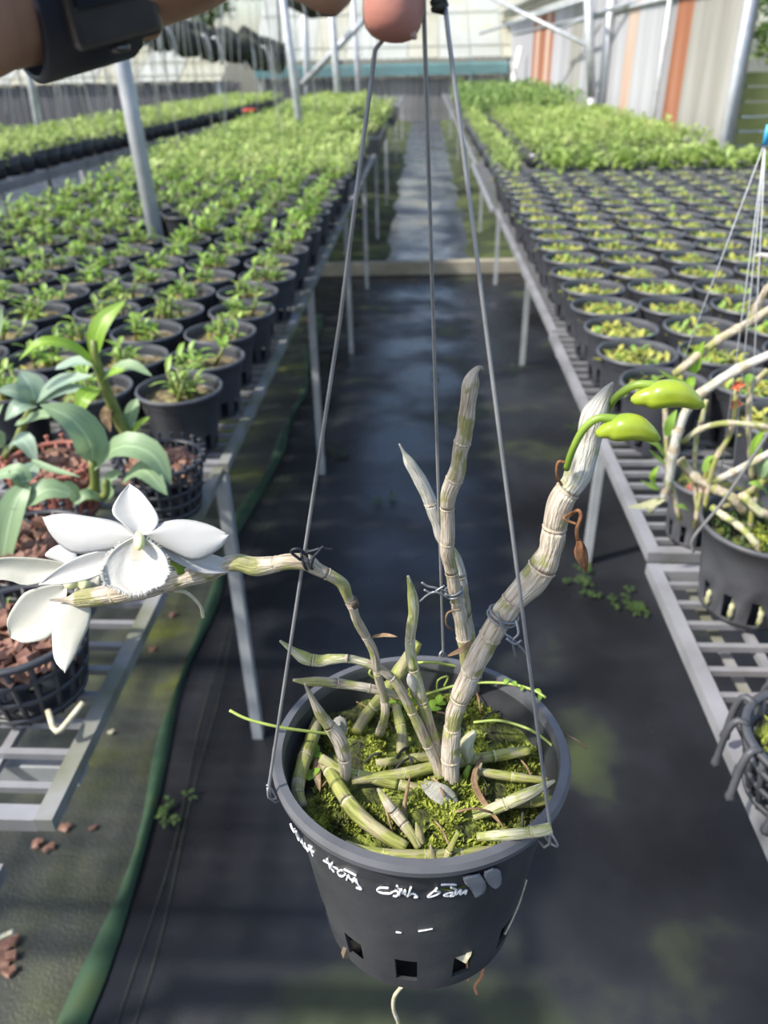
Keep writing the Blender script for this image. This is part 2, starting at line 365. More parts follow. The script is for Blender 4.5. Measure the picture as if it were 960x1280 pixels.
def floor_mat():
    m, t, p, out = nt('wet black weed mat')
    tc = t.nodes.new('ShaderNodeTexCoord')
    n1 = t.nodes.new('ShaderNodeTexNoise'); n1.inputs['Scale'].default_value = 1.6; n1.inputs['Detail'].default_value = 8
    n2 = t.nodes.new('ShaderNodeTexNoise'); n2.inputs['Scale'].default_value = 2.3; n2.inputs['Detail'].default_value = 6
    n3 = t.nodes.new('ShaderNodeTexNoise'); n3.inputs['Scale'].default_value = 240; n3.inputs['Detail'].default_value = 2
    mp = t.nodes.new('ShaderNodeMapping'); mp.inputs['Location'].default_value = (7.3, 2.1, 0)
    t.links.new(tc.outputs['Object'], n1.inputs['Vector']); t.links.new(tc.outputs['Object'], mp.inputs[0]); t.links.new(mp.outputs[0], n2.inputs['Vector']); t.links.new(tc.outputs['Object'], n3.inputs['Vector'])
    r1 = ramp(t, [(.3, (.006, .006, .007)), (.5, (.014, .015, .018)), (.7, (.028, .030, .036))]); t.links.new(n1.outputs['Fac'], r1.inputs[0])
    r2 = ramp(t, [(.57, (0, 0, 0)), (.74, (1, 1, 1))]); t.links.new(n2.outputs['Fac'], r2.inputs[0])
    mx = t.nodes.new('ShaderNodeMix'); mx.data_type = 'RGBA'; t.links.new(r2.outputs[0], mx.inputs[0]); t.links.new(r1.outputs[0], mx.inputs[6]); mx.inputs[7].default_value = (.045, .06, .02, 1)
    t.links.new(mx.outputs[2], p.inputs['Base Color'])
    mr = t.nodes.new('ShaderNodeMapRange'); mr.inputs['From Min'].default_value = .38; mr.inputs['From Max'].default_value = .62; mr.inputs['To Min'].default_value = .16; mr.inputs['To Max'].default_value = .62
    t.links.new(n2.outputs['Fac'], mr.inputs[0]); t.links.new(mr.outputs[0], p.inputs['Roughness'])
    b = t.nodes.new('ShaderNodeBump'); b.inputs['Strength'].default_value = .25; b.inputs['Distance'].default_value = .002
    t.links.new(n3.outputs['Fac'], b.inputs['Height']); t.links.new(b.outputs[0], p.inputs['Normal'])
    return m
M['floor'] = floor_mat()
M['mat_left'] = mat('algae covered mat', [(.32, (.018, .021, .017)), (.45, (.038, .042, .034)), (.56, (.058, .064, .036)), (.70, (.12, .135, .02))], 4.2, .5, .5, 160, 10, rrange=(.25, .7, 6))
M['path_far'] = mat('wet grey path', [(.3, (.03, .033, .042)), (.55, (.06, .068, .085)), (.72, (.035, .05, .025))], 1.6, .3, .12, 60, 9, rrange=(.08, .45, 1.8))
M['moss_bank'] = mat('mossy ground', [(.3, (.012, .016, .010)), (.5, (.035, .05, .014)), (.72, (.10, .13, .03))], 3, .9, .6, 40, 8)

# ================================================================== SETTING
rng = random.Random(7); nrng = np.random.default_rng(7)
V = Vector
def plane(name, x0, x1, y0, y1, z, m, kind='structure', label=None, cat=None, th=.01):
    b = MB(); b.box(((x0+x1)/2, (y0+y1)/2, z - th/2), (x1-x0, y1-y0, th))
    o = b.build(name, m, smooth_=False); return tag(o, label, cat, None, kind)
plane('floor', -16, 9, -1.5, 40, 0, M['floor'], th=.05)
plane('trim_1', -.40, .48, 6.13, 21.5, .012, M['path_far'], th=.012)         # wet path beyond the board
for k, (xa, xb) in enumerate(((-1.9, -.30), (.40, 2.1))):
    b = MB(); rows = []
    for i in range(60):
        y = 6.15 + i * .26; row = []
        for j in range(9):
            u = j / 8; x = xa + (xb - xa) * u
            edge = (1 - u) if k == 0 else u
            row.append(V((x + (.10 * noise.noise(V((y * 1.7, k * 9, 0))) if (j == 8 and k == 0) or (j == 0 and k == 1) else 0), y, .012 + .06 * min(1, edge * 3) * (1 + noise.noise(V((x*3, y*3, 1)))))))
        rows.append(row)
    b.grid(rows); tag(b.build('trim_%d' % (k + 2), M['moss_bank']), None, None, None, 'structure')

# algae-green mat under the left bench, with its green woven hem
b = MB(); rows = []
for i in range(40):
    y = -.2 + i * .13; row = []
    e = -.625 + .03 * math.sin(y * 2.3) + .012 * math.sin(y * 7 + 1)
    for j in range(12):
        x = -2.4 + (e + 2.4) * j / 11
        row.append(V((x, y, .006 + .006 * noise.noise(V((x*4, y*4, 0))))))
    rows.append(row)
b.grid(rows); gm = b.build('ground_mat', M['mat_left']); tag(gm, 'algae-stained woven ground mat with green hem under the bench of bark baskets', 'mat')
gm['_o'] = [0, 0, 0]
b = MB(); rows = []
for i in range(60):
    y = -.2 + i * .086; e = -.625 + .03 * math.sin(y * 2.3) + .012 * math.sin(y * 7 + 1); w = .016 + .006 * math.sin(y * 11) + .006 * math.sin(y * 3.1)
    rows.append([V((e - w, y, .012)), V((e - w * .3, y, .022 + .004 * math.sin(y * 40))), V((e + w * .5, y, .019)), V((e + w, y, .006))])
b.grid(rows); b.build('hem', M['hem'], gm)
for dx in (.055, .078):
    b = MB(); b.tube([V((-.605 + dx + .03 * math.sin(y * 2.3) + .006 * math.sin(y * 9 + dx * 90), y, .004)) for y in np.linspace(-.2, 4.6, 60)], .0009, 4)
    b.build('frayed_thread', M['mat_left'], gm)

# board across the aisle
a, c = V((-.80, 5.98, .05)), V((.80, 6.06, .05))
b = MB(); b.bar(a, c, .09, .09); tag(b.build('wooden_board', M['board'], smooth_=False, org=V((0, 6.02, 0))), 'pale wooden board lying across the wet aisle', 'board')

# ------------------------------------------------------------------ benches of welded bars
BZ = .766
def bench(x_edge, x_far, y0, y1, legs, label, m_edge, m_bar, pitch=.047, z=BZ, long_pitch=.105, legx=None, only_far=False):
    sgn = 1 if x_far > x_edge else -1
    root = thing('grid_bench', label, 'bench', (x_edge, y0, 0), 'welded grid benches')
    def part(name, fn, m):
        q = MB(); fn(q); return q.build(name, m, root, False)
    part('edge_rail', lambda q: q.bar((x_edge + sgn*.010, y0, z-.009), (x_edge + sgn*.010, y1, z-.009), .020, .018), m_edge)
    part('edge_rail', lambda q: q.bar((x_far, y0, z-.009), (x_far, y1, z-.009), .020, .018), m_edge)
    part('end_rail', lambda q: q.bar((x_edge + sgn*.020, y0 + .010, z-.010), (x_far - sgn*.010, y0 + .010, z-.010), .020, .018), m_bar)
    part('end_rail', lambda q: q.bar((x_edge + sgn*.020, y1 - .010, z-.010), (x_far - sgn*.010, y1 - .010, z-.010), .020, .018), m_bar)
    n = int(round((y1 - y0) / pitch)); first = None
    for i in range(1, n):
        y = y0 + (y1 - y0) * i / n
        if first is None:
            q = MB(); q.bar((sgn*.012, 0, 0), (x_far - x_edge, 0, 0), .009, .009); first = q.build('crossbar', m_bar, root, False, org=(0, 0, 0))
            o = first
        else: o = link_copy(first, root)
        o.location = (0, y - y0, z - .008)
    nl = int(abs(x_far - x_edge) / long_pitch); first = None
    for i in range(1, nl):
        if first is None:
            q = MB(); q.bar((0, 0, 0), (0, y1 - y0, 0), .011, .010); o = first = q.build('lengthwise_bar', m_bar, root, False, org=(0, 0, 0))
        else: o = link_copy(first, root)
        o.location = (sgn * i * long_pitch, 0, z - .018)
    for ly in legs:
        for lx in (([] if only_far else [legx if legx is not None else x_edge + sgn*.02]) + [x_far - sgn*.03]):
            part('leg', lambda q: q.bar((lx, ly, 0), (lx, ly, z - .025), .024, .024, up=V((0, 1, 0))), M['galv'])
        part('brace', lambda q: q.bar((x_edge + sgn*.02, ly, z - .045), (x_far - sgn*.03, ly, z - .045), .03, .03), M['galv'])
    return root
LFAR, RFAR = -1.86, 2.04
bench(-.385, LFAR, .512, 1.318, (.62,), 'grid bench with bare algae-stained end bars and bark baskets on it', M['bench_moss'], M['bench_steel'], only_far=True)
bench(-.380, LFAR, 1.332, 2.765, (1.345, 2.74), 'grid bench carrying first rows of seedling pots beside the bark baskets', M['bench_moss'], M['bench_steel'])
bench(-.380, LFAR, 2.78, 5.70, (4.2, 5.6), 'grid bench carrying seedling pots around the leaning galvanised post', M['bench_moss'], M['bench_steel'])
bench(-.385, LFAR, 5.72, 9.24, (7.2, 9.1), 'grid bench under dense leafy seedlings past the wooden board', M['bench_steel'], M['bench_steel'], pitch=.12, long_pitch=.25)
bench(-.40, LFAR, 9.4, 17.0, (9.6, 13, 16.8), 'far grid bench under leafy seedlings near the plank wall', M['bench_steel'], M['bench_steel'], pitch=.25, long_pitch=.4)
bench(.350, RFAR, .30, 1.00, (.40,), 'grid bench holding the terracotta pot and pronged basket', M['bench_steel'], M['bench_steel'], legx=.54, only_far=True)
bench(.360, RFAR, 1.03, 2.15, (2.12,), 'grid bench holding front rows of low yellow-green seedling pots', M['bench_steel'], M['bench_steel'], legx=.545)
bench(.366, RFAR, 2.165, 4.16, (4.0,), 'grid bench holding middle rows of low yellow-green seedling pots', M['bench_steel'], M['bench_steel'], legx=.54)
bench(.345, RFAR, 4.175, 6.10, (5.7,), 'grid bench under the last low seedlings before the dense green bed', M['bench_steel'], M['bench_steel'], legx=.53, pitch=.09, long_pitch=.2)
bench(.37, RFAR, 6.12, 17.5, (7.5, 10, 13, 17), 'long far grid bench beside the corrugated metal wall', M['bench_steel'], M['bench_steel'], legx=.53, pitch=.25, long_pitch=.4)

# ------------------------------------------------------------------ corrugated metal wall on the right
WX = 2.15
wr = thing('wall_right', None, None, (WX, 6.0, 0), kind='structure')
def sheet_mesh(w, h, name, m, x):
    q = MB(); n = 14; rows = []
    for k in range(2):
        zz = h * k
        rows.append([V((.014 * math.cos(i * math.pi * 1.0), w * i / n, zz)) for i in range(n + 1)])
    q.grid(rows)
    q.grid([[p + V((.004, 0, 0)) for p in reversed(r)] for r in rows])
    return q.mesh(name, m, True)
sheets = {k: sheet_mesh(.47, 2.08, 'metal_sheet', M[k], 0) for k in ('tin', 'tin_dull', 'tin_rust', 'tin_orange')}
y = 6.05; i = 0
while y < 23:
    px = 530 + FPX * WX / (y * .8594 + .35)      # only used to pick the sheet colours by position along the wall
    k = 'tin'
    if y < 7.05: k = 'tin_dull'
    if 7.35 < y < 7.85: k = 'tin_rust'
    if 8.75 < y < 9.3: k = 'tin_orange'
    if 12.2 < y < 13.2: k = 'tin_dull'
    if 15.0 < y < 17.3: k = 'tin_rust' if i % 3 else 'tin_orange'
    o = bpy.data.objects.new('metal_sheet', sheets[k]); COL.objects.link(o); o.parent = wr; o.location = (rng.uniform(-.006, .006), y - 6.0, 0)
    y += .45; i += 1
def pipe(name, a, c, r, m, parent=None, label=None, cat=None, group=None, seg=10, org=None, kind=None):
    q = MB(); q.tube([V(a), V(c)], r, seg); o = q.build(name, m, parent, org=org if org is not None else (None if parent is not None else V(a)))
    if parent is None: tag(o, label, cat, group, kind)
    return o
pipe('wall_post', (WX - .06, 6.02, 0), (WX - .06, 6.02, 2.3), .035, M['galv'], wr)
pipe('wall_post', (WX - .06, 7.95, 0), (WX - .06, 7.95, 2.2), .022, M['galv'], wr)
pipe('wall_post', (WX - .06, 10.4, 0), (WX - .06, 10.4, 2.4), .05, M['galv'], wr)
pipe('wall_rail', (WX - .03, 6.0, 1.83), (WX - .03, 22, 1.83), .018, M['galv'], wr)
q = MB(); q.bar((WX - .12, 12.2, 2.16), (WX - .12, 23, 2.22), .10, .10); q.build('eave_board', M['cream_roof'], wr, False)
q = MB(); q.bar((WX - .2, 12.2, 2.24), (WX - .2, 23, 2.30), .28, .04); q.build('eave_trim', M['white_roof'], wr, False)
# leaning white boards at the far end of that wall
lb = thing('white_board', 'white boards leaning crosswise against the far end of the metal wall', 'board', (1.95, 18.5, 0))
q = MB(); q.bar((1.78, 18.5, .6), (1.98, 18.6, 1.55), .14, .03); q.build('panel', M['white_board'], lb, False)
q = MB(); q.bar((2.02, 18.3, .6), (1.80, 18.4, 1.30), .14, .03); q.build('panel', M['white_board'], lb, False)

# yellow-green slat fence and dark shrub past the wall corner
yf = thing('slat_fence', 'yellow-green bamboo slat fence beyond the metal wall corner', 'fence', (2.25, 6.3, 0))
for k in range(13):
    q = MB(); z = .12 + k * .095; q.box((3.1, 6.3 + .01 * (k % 2), z), (1.75, .03, .082)); q.build('slat', M['yellow_slat'], yf, False)
for x in (2.26, 3.94):
    q = MB(); q.box((x, 6.34, .65), (.05, .05, 1.3)); q.build('post', M['board'], yf, False)

# ------------------------------------------------------------------ plank walls at the back
def plank_wall(name, x0, x1, Y, z0, z1, pw, m):
    w = thing(name, None, None, ((x0 + x1) / 2, Y, 0), kind='structure')
    x = x0; me = None; cx = (x0 + x1) / 2
    q = MB(); q.box((0, 0, (z0 + z1) / 2), (pw * .93, .025, z1 - z0)); me = q.mesh('plank', m, False)
    while x < x1:
        o = bpy.data.objects.new('plank', me); COL.objects.link(o); o.parent = w
        o.location = (x + pw/2 - cx, rng.uniform(-.012, .012), rng.uniform(-.03, .03)); x += pw
    for z in (z0 + .25, z1 - .15):
        q = MB(); q.box((0, .04, z), (x1 - x0, .05, .08)); q.build('back_rail', m, w, False, org=(0, 0, 0))
    return w
plank_wall('wall_back', -4.0, 2.25, 22.0, -.02, 1.02, .16, M['plank_grey'])
plank_wall('wall_left', -10.6, -3.6, 17.0, -.02, 1.06, .15, M['plank_dark'])
# teal gutter along the far eave
q = MB()
for k in range(3): q.bar((-4.2, 21.86 - .02*k, 1.06 + .085 * k), (2.05, 21.86 - .02*k, 1.06 + .085 * k), .10, .07)
tag(q.build('gutter', M['teal'], smooth_=False, org=V((-.8, 21.9, 1.0))), 'teal painted gutter boards along the far white roof', 'gutter')
# far white roof (sheets) rising away behind the gutter
def sheet_roof(name, label, x0, x1, ya, za, yb, zb, sw, m, ribm):
    r = thing(name, label, 'roof', ((x0 + x1) / 2, ya, za))
    n = int(round((x1 - x0) / sw)); me = None
    sw = (x1 - x0) / n
    for i in range(n):
        q = MB(); rows = []
        for (yy, zz) in ((ya, za), (yb, zb)):
            rows.append([V((x0 + sw * (i + .97 * j / 8), yy, zz + .02 * (j % 2) + .012 * (i % 2))) for j in range(9)])
        q.grid(rows); q.build('roof_sheet', m[i % len(m)], r)
    for k in range(4):
        u = (k + .3) / 4; q = MB(); q.bar((x0, ya + (yb-ya)*u, za + (zb-za)*u + .05), (x1, ya + (yb-ya)*u, za + (zb-za)*u + .05), .03, .02); q.build('purlin', ribm, r, False)
    for x in (x0 + .1, (x0 + x1) / 2, x1 - .1):
        q = MB(); q.bar((x, ya + .1, 0), (x, ya + .1, za), .07, .07); q.build('roof_post', M['galv'], r, False)
    return r
sheet_roof('sheet_roof', 'white translucent sheet roof above the teal gutter', -4.2, 6.5, 21.85, 1.36, 26.5, 4.3, .75, [M['white_roof'], M['white_roof'], M['cream_roof']], M['white_roof'])
sheet_roof('sheet_roof', 'low cream sheet roof over the dark plank wall', -11.5, -3.9, 16.9, 1.08, 19.0, 1.95, .8, [M['cream_roof'], M['white_roof']], M['cream_roof'])
# truss bars under the near roof edge
tr = thing('roof_truss', 'thin grey truss bars crossing above the metal wall', 'truss', (1.3, 11, 0))
for p1, p2, Y1, Y2, r in (((560, -30), (745, 62), 13, 10.4, .025), ((742, 18), (900, -30), 10.4, 8, .022), ((600, 42), (735, -2), 16, 11, .02), ((690, 40), (742, 18), 13, 10.4, .02)):
    q = MB(); q.tube([atY(*p1, Y1), atY(*p2, Y2)], r, 6); q.build('bar', M['galv'], tr)
q = MB(); q.tube([atY(740, 122, 10.3), atY(735, -10, 10.3)], .05, 8); q.build('post', M['galv'], tr)
q = MB(); t0 = atY(740, 122, 10.3); q.tube([V((t0.x, t0.y, 0)), t0], .05, 8); q.build('post', M['galv'], tr)

# ------------------------------------------------------------------ greenhouse posts
def post(pa, pb, Y, r, label):
    a = atY(*pa, Y); c = atY(*pb, Y); d = (c - a) / (c.z - a.z)
    base = a + d * (0 - a.z); top = a + d * (2.6 - a.z)
    q = MB(); q.tube([base, top], r, 14); root = q.build('support_post', M['galv'], org=base)
    tag(root, label, 'post'); return root
post((195, 295), (146, 45), 3.14, .030, 'thick leaning galvanised post rising from the seedling bench')
post((376, 165), (354, 0), 7.9, .036, 'slender galvanised post rising from the bright green seedlings')
post((50, 170), (36, 92), 8.0, .03, 'galvanised post standing behind the second bench of seedlings')
post((385, 140), (381, 42), 15.0, .045, 'far post with pale cap beside the diagonal brace')
post((424, 130), (413, 0), 14.0, .06, 'far pale post right of the diagonal brace')
post((450, 130), (440, -10), 15.0, .045, 'farthest pale post near the teal gutter')
q = MB(); q.tube([atY(378, 105, 14.5), atY(462, 18, 14.0)], .05, 8); tag(q.build('diagonal_brace', M['galv'], org=atY(378, 105, 14.5)), 'diagonal grey brace bar between the far posts', 'brace')

# dark mossy rail with hooks, high above the left benches
A, B = atY(140, 34, 8.6), atY(352, 74, 9.8)
rl = thing('hanging_rail', 'dark moss-covered rail with pot hooks hanging before the low cream roof', 'rail', A)
n = 26; pts = [A.lerp(B, i / (n-1)) + V((0, 0, .03 * math.sin(i * 1.7) - .02 * math.sin(i * .6))) for i in range(n)]
q = MB(); q.tube(pts, [.10 + .04 * rng.random() for _ in range(n)], 10); q.build('rail', M['bundle'], rl)
q = MB(); q.tube([p + V((.0, .08, .09 + .02 * rng.random())) for p in pts], [.06 + .05 * rng.random() for _ in range(n)], 8); q.build('moss_mat', M['bundle'], rl)
for hx in (190, 208, 252, 266, 310, 330):
    u = (hx - 140) / 212; c = A.lerp(B, u) + V((0, -.13, 0))
    q = MB(); q.tube(smooth([c + V((-.05, 0, -.14)), c + V((-.05, 0, .0)), c + V((0, 0, .09)), c + V((.05, 0, .0)), c + V((.05, 0, -.16))], 14), .012, 6); q.build('hook', M['galv'], rl)
for e in (A, B):
    q = MB(); q.tube([e + V((0, 0, .05)), e + V((0, 0, 1.2))], .02, 6); q.build('hanger_rod', M['galv'], rl)
A2 = atY(357, 2, 9); B2 = atY(420, 10, 9.4)
q = MB(); q.tube([A2 + V((0,0,.06)), A2.lerp(B2, .5), B2], [.09, .12, .07], 8); tag(q.build('hanging_moss', M['bundle'], org=A2), 'dark clump of moss hanging behind the fingers', 'moss')

# ------------------------------------------------------------------ foliage in bulk
def leaves_mesh(name, base, az, el, ln, wd, m, droop=.35):
    """numpy: n folded leaves of 4 triangles"""
    n = len(base)
    d = np.stack([np.cos(az)*np.cos(el), np.sin(az)*np.cos(el), np.sin(el)], 1)
    sd = np.stack([-np.sin(az), np.cos(az), np.zeros(n)], 1)
    up = np.cross(d, sd) * -1
    up[up[:, 2] < 0] *= -1
    mid = base + d * (ln*.5)[:, None]
    tip = base + d * ln[:, None] - np.array([0, 0, 1]) * (ln * droop)[:, None]
    L = mid + sd * (wd*.5)[:, None] + up * (wd*.12)[:, None]
    Rr = mid - sd * (wd*.5)[:, None] + up * (wd*.12)[:, None]
    v = np.stack([base, Rr, mid, L, tip], 1).reshape(-1, 3)
    i0 = np.arange(n) * 5
    tri = np.stack([i0, i0+1, i0+2, i0, i0+2, i0+3, i0+1, i0+4, i0+2, i0+2, i0+4, i0+3], 1).reshape(-1, 3)
    me = bpy.data.meshes.new(name)
    me.vertices.add(len(v)); me.vertices.foreach_set('co', v.astype(np.float32).ravel())
    nf = len(tri); me.loops.add(nf*3); me.loops.foreach_set('vertex_index', tri.astype(np.int32).ravel())
    me.polygons.add(nf); me.polygons.foreach_set('loop_start', np.arange(nf, dtype=np.int32)*3); 
    me.polygons.foreach_set('use_smooth', np.ones(nf, dtype=bool))
    me.materials.append(m); me.update(calc_edges=True); me.validate()
    return me
def clump_leaves(cents, per, r, h, ln, wd, el=(.1, 1.2)):
    n = len(cents) * per
    c = np.repeat(np.asarray(cents, float), per, 0)
    a = nrng.uniform(0, 6.283, n); rr = r * np.sqrt(nrng.uniform(0, 1, n)); hh = nrng.uniform(0, 1, n) ** .8
    hs = np.repeat(nrng.uniform(.75, 1.25, len(cents)), per)
    base = c + np.stack([rr*np.cos(a)*.6, rr*np.sin(a)*.6, hh*h*hs], 1)
    az = a + nrng.normal(0, .7, n)
    return base, az, nrng.uniform(*el, n), ln * nrng.uniform(.6, 1.25, n), wd * nrng.uniform(.7, 1.25, n)
def bed(name, label, x0, x1, y0, y1, z, pitch, per, r, h, ln, wd, m, tray=True, cat='plants'):
    """a bench-full of potted seedlings too many to count: black pots joined with their foliage"""
    root = thing(name, label, cat, ((x0+x1)/2, (y0+y1)/2, z), kind='stuff')
    xs = np.arange(x0 + pitch/2, x1, pitch); ys = np.arange(y0 + pitch/2, y1, pitch)
    g = np.array([(x + nrng.uniform(-.015, .015), y + nrng.uniform(-.015, .015), z + .075) for x in xs for y in ys])
    o = bpy.data.objects.new('foliage', leaves_mesh('foliage', *clump_leaves(g - np.array(root.location), per, r, h, ln, wd), m)); COL.objects.link(o); o.parent = root; o['kind'] = 'stuff'
    q = MB(); lo = root.location
    for p in g:
        cx, cy = p[0]-lo.x, p[1]-lo.y
        q.lathe([(.0, 0), (pitch*.36, 0), (pitch*.47, .09), (pitch*.43, .09), (pitch*.42, .075), (0, .075)], 8, 0, (cx, cy, 0))
    o = q.build('pot_rows', M['black_plastic'], root, org=(0, 0, 0)); o['kind'] = 'stuff'
    return root
bed('seedling_bed', 'dense bright green seedling bed behind the leaning galvanised post', -1.84, -.42, 4.62, 6.6, BZ, .178, 46, .11, .10, .075, .020, M['leaf_bed'])
bed('seedling_bed', 'green seedling bed around the slender galvanised post', -1.84, -.80, 6.62, 9.2, BZ, .178, 46, .11, .10, .08, .022, M['leaf_bed'])
bed('seedling_bed', 'far bright green seedling bed past the jutting black trays', -1.84, -.75, 9.45, 14.0, BZ, .20, 40, .13, .10, .09, .026, M['leaf_bed'])
bed('seedling_bed', 'dense bright green seedling bed in front of the metal wall', .70, 1.92, 5.75, 9.4, BZ, .178, 50, .11, .11, .08, .022, M['leaf_bed'])
bed('seedling_bed', 'taller dark green plant bed toward the leaning white boards', .46, 1.72, 9.6, 14.5, BZ, .22, 40, .15, .19, .12, .034, M['leaf_dark'])
bed('seedling_bed', 'narrow leafy seedling strip along the aisle beside the dense bed', .42, .60, 4.72, 9.4, BZ, .16, 36, .07, .10, .08, .018, M['leaf_bed'])
# jutting black trays on the aisle edge
def tray(cx, cy, w, l, label, h=.11):
    q = MB(); z = BZ
    t = thing('plant_tray', label, 'tray', (cx, cy, z))
    q.box((cx, cy, z + .006), (w, l, .012)); q.build('tray_floor', M['black_plastic'], t, False)
    for sx, sy, ww, ll in ((-1, 0, .012, l), (1, 0, .012, l), (0, -1, w, .012), (0, 1, w, .012)):
        q = MB(); q.box((cx + sx*w/2, cy + sy*l/2, z + h/2), (ww, ll, h)); q.build('side_wall', M['black_plastic'], t, False)
    g = [(cx + rng.uniform(-w*.4, w*.4) - cx, rng.uniform(-l*.42, l*.42), .08) for _ in range(14)]
    o = bpy.data.objects.new('foliage', leaves_mesh('foliage', *clump_leaves(g, 30, .10, .12, .09, .025), M['leaf_bed'])); COL.objects.link(o); o.parent = t; o['kind'] = 'stuff'
tray(-.56, 7.6, .40, 1.6, 'black tray of seedlings jutting over the aisle edge')
tray(-.52, 10.4, .38, 1.7, 'black tray of leafy seedlings, farther one on the aisle edge')

# second bench across the next aisle on the left
p0 = V((-2.90, 5.2, 0)); p1 = V((-2.25, 14.5, 0)); dv = (p1 - p0).normalized(); sdv = V((-dv.y, dv.x, 0))
b2 = thing('grid_bench', 'second bench with a black-sided row of seedlings before the plank wall', 'bench', p0)
q = MB(); q.bar(p0 + V((0,0,.72)), p1 + V((0,0,.72)), .04, .06); q.build('edge_rail', M['bench_steel'], b2, False)
q = MB(); q.bar(p0 + sdv*1.1 + V((0,0,.72)), p1 + sdv*1.1 + V((0,0,.72)), .04, .06); q.build('edge_rail', M['bench_steel'], b2, False)
for i in range(24):
    c = p0.lerp(p1, i / 23); q = MB(); q.bar(c + V((0,0,.745)), c + sdv*1.1 + V((0,0,.745)), .03, .012); q.build('crossbar', M['bench_steel'], b2, False)
for i in range(6):
    c = p0.lerp(p1, (i + .2) / 5.6)
    for k in (.03, 1.07):
        q = MB(); q.bar(c + sdv*k, c + sdv*k + V((0,0,.72)), .04, .04, up=V((0,1,0))); q.build('leg', M['galv'], b2, False)
sb = thing('seedling_bed', 'seedling bed on the second bench beneath the hanging clear lines', 'plants', p0 + V((0, 0, .75)), kind='stuff')
cc = []
L = (p1 - p0).length
for i in range(int(L / .2)):
    for k in range(5):
        c = dv * (i * .2 + .1) + sdv * (.13 + k * .2); cc.append((c.x, c.y, .10))
o = bpy.data.objects.new('foliage', leaves_mesh('foliage', *clump_leaves(np.array(cc), 34, .13, .09, .09, .026), M['leaf_bed'])); COL.objects.link(o); o.parent = sb; o['kind'] = 'stuff'
q = MB()
for c in cc[::1]:
    q.lathe([(.0, 0), (.075, 0), (.098, .13), (.088, .13), (.08, .10), (0, .10)], 7, 0, (c[0], c[1], .0))
o = q.build('pot_rows', M['black_plastic'], sb, org=(0, 0, 0)); o['kind'] = 'stuff'
q = MB(); rp = atY(312, 141, 10.6); q.lathe([(.0, 0), (.06, 0), (.085, .02), (.09, .04), (.08, .042), (.05, .02), (0, .018)], 14, 0, rp)
tag(q.build('plastic_dish', M['red'], org=rp), 'small red plastic dish lying on the second bench seedlings', 'dish')

# curtain of clear hanging lines with their overhead pipes
for k, (Y, x0, x1) in enumerate(((6.4, -4.6, -.9), (9.0, -6.5, -.6), (12.5, -8, -.4))):
    pipe('overhead_pipe', (x0, Y, 2.55), (x1, Y, 2.55), .02, M['galv'], None, ['nearest', 'middle', 'farthest'][k] + ' overhead pipe from which clear lines hang', 'pipe', None)
q = MB()
for k in range(170):
    Y, x0, x1 = ((6.4, -4.6, -.9), (9.0, -6.5, -.6), (12.5, -8, -.4))[k % 3]
    x = rng.uniform(x0, x1); zb = rng.uniform(.82, 1.35); dx = rng.uniform(-.10, .12)
    q.tube([V((x, Y + rng.uniform(-.01, .01), 2.55)), V((x + dx * .5, Y + rng.uniform(-.1, .1), (2.55 + zb) / 2)), V((x + dx, Y + rng.uniform(-.2, .2), zb))], .0028 if k % 3 == 0 else .0042, 4)
tag(q.build('hanging_lines', M['curtain'], org=V((-2.5, 9, .8))), 'thin clear lines hanging in a curtain over the second bench', 'lines', None, 'stuff')

# trees beyond
def tree(c, h, r, n, label, m, lf=.35, trunk_r=.12):
    t = thing('tree', label, 'tree', (c[0], c[1], 0), 'trees beyond the nursery')
    q = MB(); q.tube([V((c[0], c[1], 0)), V((c[0]+.1, c[1], h*.5)), V((c[0]-.1, c[1], h))], [trunk_r, trunk_r*.7, trunk_r*.3], 8); q.build('trunk', M['trunk'], t)
    cents = []
    for _ in range(n):
        d = nrng.normal(0, 1, 3); d /= np.linalg.norm(d); d *= r * nrng.uniform(.3, 1) ** .5
        cents.append((d[0], d[1], h + d[2]*.8))
    o = bpy.data.objects.new('crown', leaves_mesh('crown', *clump_leaves(cents, 40, r*.3, r*.25, lf, lf*.4), m)); COL.objects.link(o); o.parent = t; o['kind'] = 'stuff'
tree((-6.6, 28, 0), 3.4, 1.5, 60, 'leafy green tree rising behind the low cream roof', M['leaf_tree'])
tree((-3.2, 33, 0), 4.4, 1.6, 60, 'green tree rising between the cream roof and white roof', M['leaf_tree'])
tree((3.6, 8.6, 0), 1.9, .9, 70, 'dark shrubby tree behind the bamboo slat fence', M['leaf_dark'], .16, .06)

